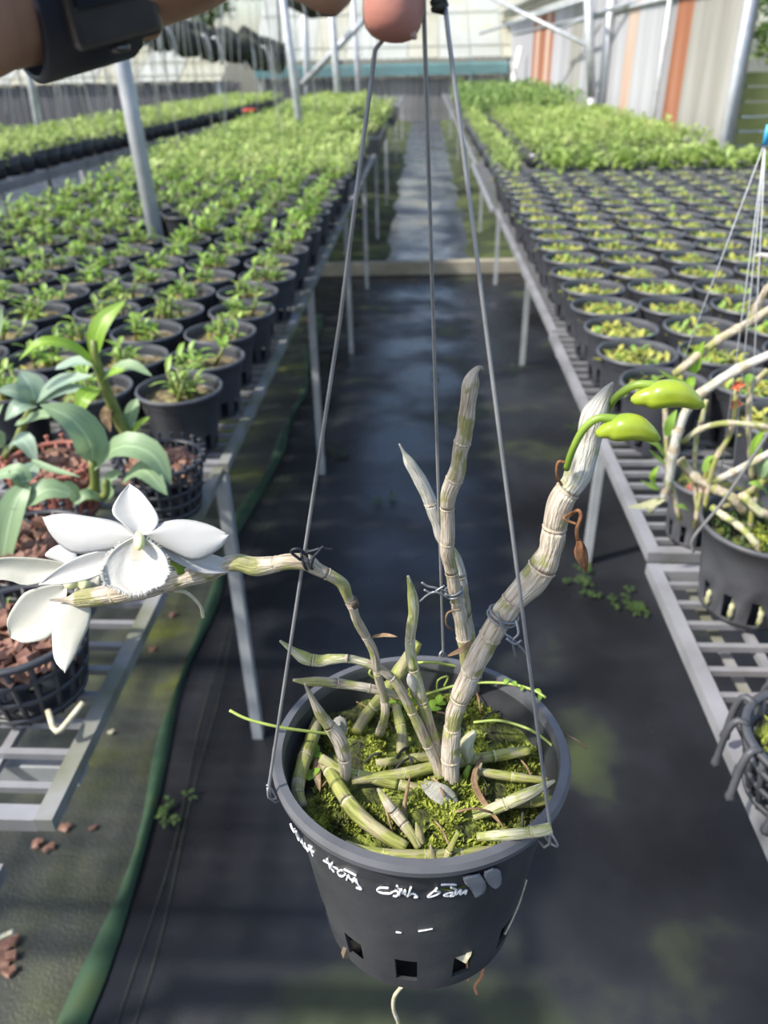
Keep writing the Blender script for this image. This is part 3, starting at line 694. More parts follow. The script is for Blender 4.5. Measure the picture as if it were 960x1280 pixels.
# ================================================================== POTS
def pot_geo(R, H, rb, seg=36, slots=12, phase=0., slot_h=.22, slot_w=1, band=True, th=.0022, mi=0, slot0=.05, lip=.004):
    """local pot: rim top at z=H, base at 0; outer and inner skins, bottom slots left open with their reveals"""
    q = MB()
    zs = [0, H*slot0, H*(slot0+slot_h), H*.55, H*.80]
    prof = [(rb*.80, 0.0), (rb, 0.0)]
    def wall(z): return rb + (R*.935 - rb) * z / H
    ring = [(rb, 0.0), (wall(H*slot0), H*slot0), (wall(H*(slot0+slot_h)), H*(slot0+slot_h)), (wall(H*.55), H*.55)]
    if band: ring += [(wall(H*.80), H*.80), (wall(H*.80)+.0016, H*.812), (R*.955, H-.008)]
    else: ring += [(wall(H*.8), H*.8), (R*.94, H-.008)]
    ring += [(R, H-.0065), (R+.0006, H-.003), (R-.001, H), (R-lip, H), (R-lip-.001, H-.004)]
    inner = [(r-th, z) for r, z in ring[:-5]]; inner[0] = (rb-th, th)
    k = len(ring); n0 = len(q.v)
    def ringv(prof):
        i0 = len(q.v)
        for r, z in prof:
            for j in range(seg):
                a = 2*math.pi*j/seg + phase; q.v.append(V((r*math.cos(a), r*math.sin(a), z)))
        return i0
    def isslot(i, j):
        if i != 1 or not slots: return False
        step = seg / slots
        return (j % step) < slot_w
    o0 = ringv(ring); i0 = ringv(inner)
    def add(f): q.f.append(f); q.m.append(mi); q.uv.append(None)
    for i in range(k - 1):
        for j in range(seg):
            j2 = (j+1) % seg
            if isslot(i, j): continue
            add((o0+i*seg+j, o0+i*seg+j2, o0+(i+1)*seg+j2, o0+(i+1)*seg+j))
    ki = len(inner)
    for i in range(ki - 1):
        for j in range(seg):
            j2 = (j+1) % seg
            if isslot(i, j): continue
            add((i0+i*seg+j2, i0+i*seg+j, i0+(i+1)*seg+j, i0+(i+1)*seg+j2))
    for j in range(seg):                                   # close the top between lip and inner wall
        j2 = (j+1) % seg
        add((o0+(k-1)*seg+j, o0+(k-1)*seg+j2, i0+(ki-1)*seg+j2, i0+(ki-1)*seg+j))
        if isslot(1, j):
            a, b_, c, d = o0+seg+j, o0+seg+j2, o0+2*seg+j2, o0+2*seg+j
            A, B_, C, D = i0+seg+j, i0+seg+j2, i0+2*seg+j2, i0+2*seg+j
            add((a, b_, B_, A)); add((d, D, C, c))
            if not isslot(1, (j-1) % seg): add((a, A, D, d))
            if not isslot(1, j2): add((b_, c, C, B_))
    add(tuple(o0 + j for j in reversed(range(seg)))); add(tuple(i0 + j for j in range(seg)))
    return q
def soil_geo(R, z, bump=.006, seg=20, rings=5, seed=0):
    q = MB(); rows = []
    for i in range(rings + 1):
        r = max(.0005, R * i / rings)
        rows.append([V((r*math.cos(2*math.pi*j/seg), r*math.sin(2*math.pi*j/seg), z + bump * noise.noise(V((r*60*math.cos(6.283*j/seg), r*60*math.sin(6.283*j/seg), seed*3.1))))) for j in range(seg)])
    q.grid(rows, 0, True); return q
BP_R, BP_H, BP_B = .085, .128, .061
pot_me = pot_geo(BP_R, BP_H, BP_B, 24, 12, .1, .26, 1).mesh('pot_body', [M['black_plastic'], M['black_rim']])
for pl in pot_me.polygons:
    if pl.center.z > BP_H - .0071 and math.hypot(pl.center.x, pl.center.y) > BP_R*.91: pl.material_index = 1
pot_me.set_sharp_from_angle(angle=math.radians(28))
soil_me = [soil_geo(BP_R*.90, BP_H*.80, .010, seed=i).mesh('soil', M['soil']) for i in range(4)]
def seedling_mesh(kind, seed):
    r = random.Random(seed); q = MB(); z0 = BP_H*.80 - .004
    if kind == 'tall':
        for c in range(r.randint(5, 8)):
            a = r.uniform(0, 6.283); rr = r.uniform(0, .045); b0 = V((rr*math.cos(a), rr*math.sin(a), z0))
            h = r.uniform(.035, .085); tp = b0 + V((r.uniform(-.025, .025), r.uniform(-.025, .025), h))
            q.tube([b0, b0.lerp(tp, .5), tp], [.004, .0045, .003], 5, 1)
            for l in range(r.randint(4, 6)):
                u = r.uniform(.25, 1); p = b0.lerp(tp, u); aa = r.uniform(0, 6.283); ln = r.uniform(.028, .058); e = r.uniform(.2, 1.1)
                d = V((math.cos(aa)*math.cos(e), math.sin(aa)*math.cos(e), math.sin(e)))
                q.leaf([p, p + d*ln*.5, p + d*ln - V((0, 0, ln*.25))], r.uniform(.010, .016), V((0, 0, 1)) + d*-.3, .3, 0, 4)
        for l in range(14):
            a = r.uniform(0, 6.283); rr = r.uniform(.01, .065); p = V((rr*math.cos(a), rr*math.sin(a), z0)); aa = r.uniform(0, 6.283)
            d = V((math.cos(aa), math.sin(aa), .5)); q.leaf([p, p + d*.012, p + d*.022], .009, V((0, 0, 1)), .2, 2, 3)
    else:
        cx, cy = r.uniform(-.012, .012), r.uniform(-.012, .012)
        for l in range(95):
            a = r.uniform(0, 6.283); rr = .066 * math.sqrt(r.random()); p = V((cx + rr*math.cos(a), cy + rr*math.sin(a), z0 + r.uniform(0, .012))); aa = r.uniform(0, 6.283); e = r.uniform(.1, 1.0); ln = r.uniform(.018, .040)
            d = V((math.cos(aa)*math.cos(e), math.sin(aa)*math.cos(e), math.sin(e)))
            q.leaf([p, p + d*ln*.55, p + d*ln - V((0, 0, ln*.2))], r.uniform(.009, .015), V((0, 0, 1)), .25, 0 if r.random() < .7 else 1, 3)
        for c in range(5):
            a = r.uniform(0, 6.283); rr = r.uniform(0, .04); p = V((rr*math.cos(a), rr*math.sin(a), z0)); d = V((r.uniform(-1, 1), r.uniform(-1, 1), .8)).normalized()
            q.tube([p, p + d*.02, p + d*.04], [.003, .0035, .001], 5, 2)
    return q.mesh('seedling', [M['leaf_seed'], M['stem_olive'], M['leaf_low']] if kind == 'tall' else [M['leaf_low'], M['leaf_seed'], M['stem_olive']])
tall_me = [seedling_mesh('tall', 10 + i) for i in range(9)]
low_me = [seedling_mesh('low', 40 + i) for i in range(9)]
def in_view(p, m=200):
    c = ROT.transposed() @ (V(p) - CAM)
    if c.z > -.05: return False
    x = 480 - FPX*c.x/c.z; y = 640 + FPX*c.y/c.z
    return -m < x < 960+m and -m < y < 1280+m
def potted(x, y, kind, label, group, sc=1.0, scp=1.0, scz=1.0):
    t = thing('potted_seedling', label, 'potted plant', (x, y, BZ), group)
    for nm, me in (('pot_body', pot_me), ('soil', rng.choice(soil_me)), ('seedling', rng.choice(tall_me if kind == 'tall' else low_me))):
        o = bpy.data.objects.new(nm, me); COL.objects.link(o); o.parent = t
        if nm == 'seedling': o.scale = (sc, sc, scz); o.location.z = BP_H*.8*(1-scz)
    t.rotation_euler.z = rng.uniform(0, 6.283)
    if scp != 1: t.scale = (scp,)*3
    return t
ORD = ['first', 'second', 'third', 'fourth', 'fifth', 'sixth', 'seventh', 'eighth', 'ninth', 'tenth', 'eleventh', 'twelfth', 'thirteenth', 'fourteenth', 'fifteenth', 'sixteenth', 'seventeenth', 'eighteenth', 'nineteenth']
for r_ in range(18):
    for c_ in range(8):
        x = -.468 - c_*.178 + rng.uniform(-.006, .006) - (.0 if r_ % 2 else .015); y = 1.415 + r_*.178 + rng.uniform(-.006, .006)
        if abs(x + 1.058) < .115 and abs(y - 3.14) < .13: continue
        if not in_view((x, y, .9)): continue
        s = .95 if y < 2.8 else 1.15
        potted(x, y, 'tall', 'green seedling pot, %s row past the bark baskets, %s from the aisle edge' % (ORD[r_], ORD[c_]), 'seedling pots past the bark baskets', s, 1.0, .8 if y < 2.8 else 1.05)
for r_ in range(19):
    for c_ in range(9):
        x = .458 + c_*.178 + rng.uniform(-.005, .005) + (.012 if r_ % 2 else 0); y = 1.26 + r_*.178 + rng.uniform(-.005, .005)
        if y > 4.50 or x > 1.95: continue
        if r_ == 0 and c_ == 0: continue
        if not in_view((x, y, .9)): continue
        potted(x, y, 'low', 'yellow-green seedling pot, %s row past the cane tangle, %s from the aisle edge' % (ORD[r_], ORD[c_]), 'low seedling pots before the metal wall')
# leafier plants in a row before the dense bed
for k in range(14):
    x = .76 + (k % 7) * .182; y = 4.72 + (k // 7) * .25
    t = thing('potted_orchid', 'leafy green orchid pot, %s row before the dense bed, %s from the aisle' % (['front', 'back'][k // 7], ORD[k % 7]), 'potted plant', (x, y, BZ), 'leafy orchids before the dense green bed')
    for nm, me in (('pot_body', pot_me), ('soil', soil_me[k % 4])):
        o = bpy.data.objects.new(nm, me); COL.objects.link(o); o.parent = t
    o = bpy.data.objects.new('foliage', leaves_mesh('foliage', *clump_leaves([(0, 0, .09)], 80, .10, .09, .085, .030), M['leaf_bed'])); COL.objects.link(o); o.parent = t; o['kind'] = 'stuff'
# ------------------------------------------------------------------ baskets of bark
def chips(root, R, z, n, seed, name='bark_chips', m=None, sz=(.010, .020)):
    r = random.Random(seed); q = MB()
    for _ in range(n):
        a = r.uniform(0, 6.283); rr = R*math.sqrt(r.random()); s = r.uniform(*sz)
        rot = Matrix.Rotation(r.uniform(0, 6.28), 3, 'Z') @ Matrix.Rotation(r.uniform(-.9, .9), 3, 'X') @ Matrix.Rotation(r.uniform(-.9, .9), 3, 'Y')
        q.box((rr*math.cos(a), rr*math.sin(a), z + r.uniform(-.008, .008) + .010*(1-(rr/R)**2)), (s, s*r.uniform(.5, .9), s*r.uniform(.35, .7)), rot)
    o = q.build(name, m or M['bark'], root, False, org=(0, 0, 0)); o['kind'] = 'stuff'; return o
def basket(loc, R, H, rb, m, label, pegs=True, ribs=22, rings=3, group=None, seed=1, fill=True, peg_out=.0, mz=.84):
    t = thing('mesh_basket', label, 'basket', loc, group)
    q = MB()
    def rad(z): return rb + (R - rb)*z/H
    for i in range(ribs):
        a = 2*math.pi*i/ribs; d = V((math.cos(a), math.sin(a), 0))
        q.tube([d*rb*.3 + V((0, 0, .003)), d*rb + V((0, 0, .003)), d*rad(H*.5) + V((0, 0, H*.5)), d*R + V((0, 0, H))], .0036, 5)
    for z in [H*(k+.35)/(rings+.3) for k in range(rings)]:
        q.lathe([(rad(z)-.0015, z-.003), (rad(z)+.003, z-.003), (rad(z)+.003, z+.003), (rad(z)-.0015, z+.003)], 40, 0, closed=True)
    q.lathe([(.01, .001), (rb, .001), (rb, .006), (.01, .006)], 30, closed=True)
    q.build('basket_wall', m, t, org=(0, 0, 0))
    q = MB(); q.lathe([(R-.003, H-.004), (R+.005, H-.004), (R+.005, H+.002), (R-.003, H+.002)], 44, closed=True); q.build('rim', m, t, org=(0, 0, 0))
    if pegs:
        for i in range(ribs):
            a = 2*math.pi*(i+.5)/ribs; d = V((math.cos(a), math.sin(a), 0))
            q = MB()
            q.tube([d*(R+.004) + V((0, 0, H-.012)), d*(R+.006) + V((0, 0, H+.009))], .0028, 6); q.tube([d*(R+.006) + V((0, 0, H+.009)), d*(R+.006) + V((0, 0, H+.013))], .0045, 6)
            q.build('rim_peg', m, t, org=(0, 0, 0))
    if fill:
        q = soil_geo(rad(H*.72), H*.72, .006, seed=seed); q.build('bark_bed', M['bark'], t, org=(0, 0, 0))
        chips(t, rad(H*.8)*.95, H*.80, 190, seed)
    return t
bk1 = basket((-.485, .700, BZ), .082, .105, .060, M['black_plastic'], 'black mesh basket heaped with bare reddish bark chips on the bench end', False, 20, 3, seed=3)
bk2 = basket((-.560, .905, BZ), .080, .095, .058, M['black_plastic'], 'black mesh basket of bark half hidden behind the white flower', True, 20, 3, seed=4)
bk3 = basket((-.630, 1.145, BZ), .075, .10, .056, M['terracotta'], 'terracotta-coloured mesh basket among the broad leaves', True, 20, 3, seed=5)
bk4 = basket((-.447, 1.160, BZ), .070, .098, .055, M['black_plastic'], 'black mesh basket with pegged rim holding the arching bright green plant', True, 22, 4, seed=6)
bk5 = basket((-.80, 1.02, BZ), .075, .10, .056, M['black_plastic'], 'black mesh basket behind the terracotta one under blue-green leaves', True, 20, 3, seed=8)
# a pale cut root poking out of the front basket
q = MB(); q.tube(smooth([atZ(60, 888, .80), atZ(76, 905, .79) + V((0, -.012, 0)), atZ(98, 893, .79) + V((.0, -.012, .01)), atZ(104, 878, .81)], 10), .0035, 6)
q.build('root', M['root'], bk1)

# broad-leaved plants in the left baskets; each leaf a part
def leafy(name, label, base, stems, leaves, stem_m, Y):
    t = thing(name, label, 'plant', base)
    for (pts, w) in stems:
        P = [atY(x, y, yy) for x, y, yy in pts]; P[0] = V(base) if (P[0]-V(base)).length < .05 else P[0]
        q = MB(); P = smooth(P, 10); ww = interp(w, 10)
        q.tube(P, [a*pxsize(p)*.5 for a, p in zip(ww, P)], 8); q.build('stem', stem_m, t)
    for (pts, w, m) in leaves:
        P = [atY(x, y, yy) for x, y, yy in pts]; q = MB()
        q.leaf(P, w*pxsize(P[1]), None, .22, 0, 9, belly=.45); q.build('leaf', M[m], t)
    return t
leafy('orchid_plant', 'arching bright green plant with a tall upright leaf in the pegged black basket', (-.447, 1.16, BZ+.085),
    [([(172, 570, 1.16), (160, 545, 1.16), (138, 500, 1.15), (122, 458, 1.14), (117, 425, 1.14)], (16, 15, 14, 12, 8))],
    [([(117, 445, 1.14), (122, 415, 1.14), (135, 395, 1.15), (156, 376, 1.17)], 26, 'leaf_bright'), ([(120, 456, 1.14), (88, 432, 1.12), (50, 428, 1.10), (24, 450, 1.10)], 17, 'leaf_bright'),
     ([(128, 472, 1.14), (160, 456, 1.13), (190, 470, 1.12)], 17, 'leaf_broad'), ([(122, 485, 1.14), (105, 497, 1.11), (97, 520, 1.10)], 24, 'leaf_bright'),
     ([(128, 478, 1.14), (140, 466, 1.12), (158, 462, 1.12)], 16, 'leaf_bright'), ([(160, 545, 1.16), (176, 530, 1.15), (187, 522, 1.14)], 14, 'leaf_bright'), ([(158, 540, 1.16), (166, 512, 1.17), (172, 498, 1.18)], 18, 'leaf_broad'),
     ([(140, 505, 1.15), (132, 520, 1.14), (138, 540, 1.13)], 14, 'dry')], M['stem_olive'], 1.15)
leafy('orchid_plant', 'broad-leaved plant with one big drooping oval leaf between the baskets', (-.545, 1.04, BZ+.09),
    [([(120, 640, 1.04), (118, 610, 1.04), (115, 575, 1.04)], (13, 13, 10)), ([(128, 645, 1.04), (130, 620, 1.03), (132, 600, 1.03)], (10, 9, 7))],
    [([(116, 578, 1.04), (112, 552, 1.03), (88, 522, 1.02), (50, 506, 1.02)], 46, 'leaf_broad'), ([(119, 584, 1.04), (150, 558, 1.02), (190, 568, 1.01), (214, 606, 1.0)], 40, 'leaf_broad'),
     ([(155, 600, 1.02), (180, 588, 1.0), (209, 619, .98)], 30, 'leaf_broad'), ([(132, 622, 1.03), (140, 600, 1.03), (152, 592, 1.02)], 26, 'leaf_broad'), ([(130, 625, 1.03), (108, 618, 1.01), (92, 632, 1.0)], 16, 'leaf_broad'),
     ([(100, 630, 1.02), (88, 612, 1.01), (78, 604, 1.0)], 20, 'leaf_broad')], M['stem_olive'], 1.04)
leafy('orchid_plant', 'plant with long strap leaves hanging beside the bark basket', (-.60, .92, BZ+.085),
    [([(30, 660, .92), (28, 630, .92), (30, 606, .92)], (12, 10, 8))],
    [([(34, 606, .92), (18, 630, .90), (6, 680, .88), (-4, 760, .86)], 34, 'leaf_broad'), ([(88, 618, .93), (60, 612, .92), (30, 626, .91), (-10, 634, .90)], 32, 'leaf_broad'), ([(30, 608, .92), (20, 590, .92), (-20, 600, .93)], 26, 'leaf_broad'),
     ([(46, 580, .95), (30, 594, .93), (10, 590, .92)], 26, 'leaf_blue'), ([(40, 575, .95), (60, 585, .94), (100, 596, .93)], 10, 'leaf_broad'), ([(50, 690, .93), (60, 680, .92), (72, 676, .91)], 22, 'leaf_broad'),
     ([(-4, 800, .86), (4, 770, .84), (12, 745, .83)], 12, 'leaf_bright'), ([(0, 820, .86), (10, 790, .84), (14, 770, .83)], 10, 'leaf_seed')], M['stem_olive'], .92)
leafy('orchid_plant', 'plant with a rosette of blue-green leaves behind the terracotta basket', (-.74, 1.16, BZ+.09),
    [([(18, 560, 1.16), (30, 530, 1.17), (42, 500, 1.18)], (12, 10, 8)), ([(0, 600, 1.15), (4, 575, 1.15), (10, 560, 1.14)], (10, 9, 8))],
    [([(44, 502, 1.18), (38, 482, 1.18), (25, 464, 1.19)], 34, 'leaf_blue'), ([(44, 502, 1.18), (75, 478, 1.17), (116, 470, 1.16)], 24, 'leaf_blue'), ([(46, 504, 1.18), (85, 487, 1.16), (120, 491, 1.15)], 18, 'leaf_blue'),
     ([(42, 504, 1.18), (20, 490, 1.17), (-4, 488, 1.16)], 24, 'leaf_blue'), ([(44, 506, 1.18), (24, 508, 1.15), (6, 526, 1.14)], 24, 'leaf_blue'), ([(20, 530, 1.17), (50, 520, 1.15), (62, 522, 1.14)], 20, 'leaf_broad'),
     ([(8, 565, 1.14), (28, 550, 1.12), (46, 578, 1.10)], 26, 'leaf_blue'), ([(0, 560, 1.14), (-6, 530, 1.13), (4, 505, 1.12)], 22, 'leaf_broad'), ([(-10, 440, 1.15), (-2, 410, 1.14), (2, 384, 1.14)], 14, 'leaf_broad'),
     ([(70, 460, 1.19), (98, 452, 1.18), (118, 456, 1.17)], 18, 'leaf_blue')], M['stem_olive'], 1.15)

# black pot standing at the very bench end with a cut stem
pb = thing('nursery_pot', 'tall black pot with a cut pale stem at the bench corner', 'pot', (-.482, .42, .70))
o = pot_geo(.055, .13, .045, 32, 8, .2, .3, 1).build('pot_body', M['black_plastic'], pb, org=(0, 0, 0))
q = MB(); q.tube(smooth([V((.05, -.01, .02)), V((.062, -.02, -.01)), V((.058, -.03, -.03))], 8), .003, 6); q.build('root', M['root'], pb, org=(0, 0, 0))
q = MB(); q.tube([V((.048, -.028, .02)), V((.075, -.02, .035)), V((.10, -.015, .045))], .003, 6); q.build('cut_stem', M['root'], pb, org=(0, 0, 0))
soil_geo(.048, .10, .004).build('soil', M['soil'], pb, org=(0, 0, 0))
bench(-.452, -1.0, .30, .505, (.32, .48), 'short grid bench end under the tall black corner pot', M['bench_steel'], M['bench_steel'], z=.70, only_far=True)

# ------------------------------------------------------------------ right foreground
def pot_thing(name, label, loc, R, H, rb, m, slots=12, sh=.3, soil=True, soilm='moss_bed', seg=36, sw=1):
    t = thing(name, label, 'pot', loc)
    pot_geo(R, H, rb, seg, slots, .15, sh, sw).build('pot_body', m, t, org=(0, 0, 0))
    if soil: soil_geo(R*.9, H*.80, .012, 24, 7).build('moss', M[soilm], t, org=(0, 0, 0))
    return t
rp = pot_thing('nursery_pot', 'grey slotted pot of mossy soil on wires at the bench edge', (.468, .905, BZ), .088, .135, .066, M['grey_plastic'])
def tuft(root, R, z, n, ln, wd, m, seed=0, name='moss_tufts', c=(0, 0)):
    a = nrng.uniform(0, 6.283, n); rr = R*np.sqrt(nrng.uniform(0, 1, n))
    base = np.stack([c[0]+rr*np.cos(a), c[1]+rr*np.sin(a), np.full(n, z) + nrng.uniform(-.003, .003, n)], 1)
    o = bpy.data.objects.new(name, leaves_mesh(name, base, nrng.uniform(0, 6.283, n), nrng.uniform(.4, 1.4, n), ln*nrng.uniform(.6, 1.3, n), wd*nrng.uniform(.7, 1.3, n), m, .1)); COL.objects.link(o); o.parent = root; o['kind'] = 'stuff'; return o
tuft(rp, .050, .112, 900, .012, .004, M['moss'], c=(.025, -.02)); tuft(rp, .072, .108, 160, .022, .004, M['weed'])
for i in range(5):                                                   # yellowish root tips showing in the slots
    a = math.radians(200 + i*30); q = MB(); d = V((math.cos(a), math.sin(a), 0))
    q.tube(smooth([d*.062 + V((0, 0, .045)), d*.071 + V((0, 0, .03)), d*.070 + V((0, 0, .012))], 8), [.002, .004, .003, .0045, .003, .004, .0035, .002], 6); q.build('root_tip', M['cane_pale'], rp, org=(0, 0, 0))
rp2 = pot_thing('nursery_pot', 'smaller grey pot with a terracotta shard behind the wired pot', (.452, 1.085, BZ), .062, .105, .05, M['grey_plastic'])
q = MB(); q.box((-.018, -.012, .088), (.03, .026, .014), Matrix.Rotation(.5, 3, 'Z') @ Matrix.Rotation(.4, 3, 'X')); q.build('terracotta_shard', M['terracotta'], rp2, False, org=(0, 0, 0))
tc_ = pot_thing('terracotta_pot', 'orange terracotta pot at the front of the bench', (.474, .720, BZ), .052, .085, .040, M['orange'], 0)
gb = basket((.402, .566, BZ), .068, .085, .052, M['grey_plastic'], 'grey basket with long downturned prongs on the bench front', False, 18, 3, seed=11, fill=False)
soil_geo(.058, .062, .008, 24, 6).build('moss', M['moss_bed'], gb, org=(0, 0, 0)); tuft(gb, .05, .062, 700, .011, .004, M['moss'])
for i in range(12):
    a = 2*math.pi*(i+.5)/12; d = V((math.cos(a), math.sin(a), 0)); q = MB()
    q.tube(smooth([d*.066 + V((0, 0, .085)), d*.078 + V((0, 0, .088)), d*.084 + V((0, 0, .07)), d*.086 + V((0, 0, .035)), d*.086 + V((0, 0, .020))], 10), [.004]*8 + [.0055, .0055], 6)
    q.build('prong', M['grey_plastic'], gb, org=(0, 0, 0))
q = MB(); q.bar(atZ(846, 705, .735), atZ(950, 900, .735), .014, .004); tag(q.build('plastic_strip', M['bench_moss'], smooth_=False, org=atZ(900, 800, .735)), 'pale plastic strip lying under the grid bars', 'strip')

ct = thing('cane_orchid', 'tangle of bare pale orchid canes with small leaves and orange blooms', 'orchid', (.46, .93, BZ+.10))
def trace(root, name, pts, w, m, seg=8, n=None, nodes=0, jit=0., ringm=None):
    P = [atY(x, y, yy) for x, y, yy in pts]; n = n or max(8, len(P)*4)
    S = smooth(P, n); ww = interp(w if hasattr(w, '__len__') else [w]*len(P), n); q = MB()
    rr = [a*pxsize(p)*.5 for a, p in zip(ww, S)]; mi = [0]*(n-1)
    if nodes:
        for k in range(1, nodes+1):
            i = int(k*n/(nodes+1)); rr[i] *= 1.22; mi[i] = 1
    q.tube(S, rr, seg, mi); return q.build(name, [M[m], M[ringm or 'node']], root)
Yr = .93
C2 = [
 ([(843, 468, 1.0), (881, 438, .99), (906, 420, .98), (935, 404, .97), (965, 385, .96)], 11, 'cane_tan', 4),
 ([(935, 404, .97), (950, 375, .97), (970, 345, .97)], 9, 'cane_tan', 2),
 ([(812, 640, .97), (833, 612, .96), (842, 565, .95), (848, 537, .95), (860, 510, .95), (876, 492, .94), (920, 463, .93), (970, 440, .92)], (7, 10, 12, 13, 11, 12, 12, 11), 'cane_white', 6),
 ([(853, 553, .96), (874, 537, .95), (906, 529, .94), (949, 532, .93), (970, 538, .93)], 7, 'cane_pale', 3),
 ([(850, 574, .97), (867, 595, .96), (892, 610, .95), (915, 622, .94), (930, 640, .94)], 12, 'cane_tan', 3),
 ([(897, 600, .95), (925, 586, .93), (970, 562, .92)], 9, 'cane_white', 2),
 ([(905, 634, .95), (944, 610, .93), (970, 585, .92)], 9, 'cane_green', 3),
 ([(890, 634, .94), (905, 645, .92), (922, 656, .90), (941, 675, .88), (962, 705, .87)], 9, 'cane_pale', 3),
 ([(960, 462, .96), (942, 480, .96), (937, 499, .96), (935, 527, .95), (938, 560, .95), (940, 600, .95)], 7, 'cane_tan', 4),
 ([(883, 500, .97), (876, 530, .97), (871, 546, .97), (868, 590, .97), (872, 640, .96)], 6, 'cane_pale', 4),
 ([(921, 485, .96), (914, 539, .95), (892, 581, .95), (880, 640, .95)], 7, 'cane_green', 3),
 ([(930, 620, .93), (950, 640, .92), (975, 645, .92)], 11, 'cane_pale', 1),
 ([(965, 560, .94), (952, 590, .94), (940, 640, .93), (938, 665, .93)], 7, 'cane_green', 3),
 ([(900, 560, .96), (880, 600, .96), (868, 660, .95)], 6, 'cane_green', 3),
 ([(828, 480, 1.0), (832, 520, .98), (836, 590, .97), (850, 650, .96)], 7, 'cane_tan', 4)]
for pts, w, m, nd in C2: trace(ct, 'cane', pts, w, m, nodes=nd)
for pts, w, m in [
 ([(866, 466, 1.0), (872, 445, .99), (881, 426, .98)], 17, 'leaf_bright'), ([(862, 480, .99), (845, 476, .98), (822, 462, .97)], 10, 'leaf_bright'), ([(864, 470, 1.0), (862, 482, .98), (848, 490, .97)], 11, 'leaf_bright'),
 ([(834, 545, .96), (838, 528, .95), (846, 512, .95)], 13, 'leaf_seed'), ([(832, 572, .96), (820, 556, .95), (806, 550, .94)], 14, 'leaf_bright'), ([(832, 580, .96), (820, 572, .95), (811, 562, .94)], 12, 'leaf_seed'),
 ([(822, 612, .96), (815, 598, .95), (823, 582, .95)], 11, 'leaf_bright'), ([(824, 612, .96), (808, 606, .95), (800, 600, .94)], 9, 'leaf_seed'), ([(832, 622, .96), (808, 632, .95), (783, 634, .94)], 11, 'cane_pale'),
 ([(948, 580, .93), (944, 560, .93), (955, 535, .93)], 16, 'leaf_bright'), ([(950, 595, .93), (956, 580, .92), (968, 568, .92)], 22, 'leaf_broad'), ([(940, 468, .96), (934, 475, .95), (928, 472, .95)], 12, 'leaf_seed'),
 ([(862, 640, .95), (855, 634, .94), (843, 633, .93)], 12, 'leaf_seed'), ([(880, 590, .96), (886, 575, .96), (896, 570, .95)], 10, 'leaf_seed'), ([(960, 620, .93), (950, 606, .92), (935, 604, .92)], 12, 'leaf_seed')]:
    q = MB(); P = [atY(*p) for p in pts]; q.leaf(P, w*pxsize(P[1]), None, .2, 0, 6); q.build('leaf', M[m], ct)
for (x, y) in ((921, 481), (919, 505)):
    q = MB(); c = atY(x, y, .955)
    for k in range(5):
        a = k*1.257; d = V((math.cos(a), -.35, math.sin(a))); q.leaf([c, c + d*.004, c + d*.009], .006, V((0, -1, .3)), .3, 0, 4)
    q.build('bloom', M['orange'], ct)
# grey wire of that pot and the clear hanger with its blue clip
wh = thing('pot_wire', 'grey hanging wires hooked on the wired pot rim', 'wire', (.468, .905, BZ+.135))
for pts in ([(867, 690, .906), (867, 672, .905), (905, 625, .89), (962, 540, .87), (1010, 470, .85)],):
    q = MB(); q.tube(smooth([atY(*p) for p in pts], 20), .0022, 6); q.build('wire', M['wire'], wh)
for a in (-30, 80):
    q = MB(); d = V((math.cos(math.radians(a)), math.sin(math.radians(a)), 0)); q.tube([V((.468, .905, BZ+.130)) + d*.087, atY(1010, 470, .85)], .002, 6); q.build('wire', M['wire'], wh)
clip = atY(957, 176, .95)
sh = thing('string_hanger', 'clear string hanger with a small blue clip above the cane tangle', 'hanger', clip)
for e in ((900, 600, .98), (843, 480, 1.02), (935, 600, .93), (915, 600, .97)):
    q = MB(); q.tube([clip, atY(*e)], .0007, 5); q.build('string', M['clear_string'], sh)
q = MB(); q.tube([clip + V((0, 0, -.004)), clip + V((0, 0, .016))], .0032, 8); q.build('clip', M['blue'], sh)
q = MB(); q.tube([clip + V((0, 0, .02)), clip + V((.01, 0, .6))], .0025, 6); q.build('hook_wire', M['galv'], sh)
# cane tip of another plant reaching in
q = MB(); q.tube(smooth([atY(944, 320, .98), atY(955, 320, .98), atY(985, 324, .97)], 8), [.001, .003, .004, .004, .004, .004, .004, .004], 6); q.build('cane', M['cane_white'], ct)

# ------------------------------------------------------------------ small weeds and litter on the floor
for i, (x, y, s) in enumerate(((740, 745, .08), (780, 752, .05), (728, 720, .05), (795, 765, .03), (478, 625, .05), (640, 465, .06), (720, 540, .05), (215, 1015, .04), (420, 570, .04), (540, 470, .04))):
    c = atZ(x, y, 0); t = thing('floor_weed', 'tiny green weed growing flat on the wet black floor mat', 'weed', c, 'tiny weeds on the floor mat')
    o = bpy.data.objects.new('leaves', leaves_mesh('leaves', *clump_leaves([(nrng.uniform(-s, s), nrng.uniform(-s, s), .012) for _ in range(7)], 6, .012, .008, .014, .010, (.0, .5)), M['weed'])); COL.objects.link(o); o.parent = t; o['kind'] = 'stuff'
for i, (x, y, s, m) in enumerate(((384, 401, .03, 'bark'), (158, 688 + 60, .02, 'bark'), (190, 812, .016, 'bark'), (138, 915, .012, 'root'), (60, 1060, .02, 'bark'), (45, 1055, .02, 'bark'), (80, 1035, .02, 'bark'), (8, 1180, .03, 'bark'), (5, 1200, .03, 'bark'), (10, 1215, .02, 'bark'), (115, 1035, .014, 'bark'), (215, 768, .018, 'bark'))):
    c = atZ(x, y, .012); q = MB(); q.box(c, (s, s*.7, s*.4), Matrix.Rotation(i, 3, 'Z') @ Matrix.Rotation(.4, 3, 'X')); q.box(c + V((s*.4, .2*s, s*.1)), (s*.6, s*.5, s*.4), Matrix.Rotation(i*2, 3, 'Z'))
    tag(q.build('bark_crumb', M[m], smooth_=False, org=c), 'crumb of bark fallen on the floor', 'bark', 'bark crumbs on the floor')

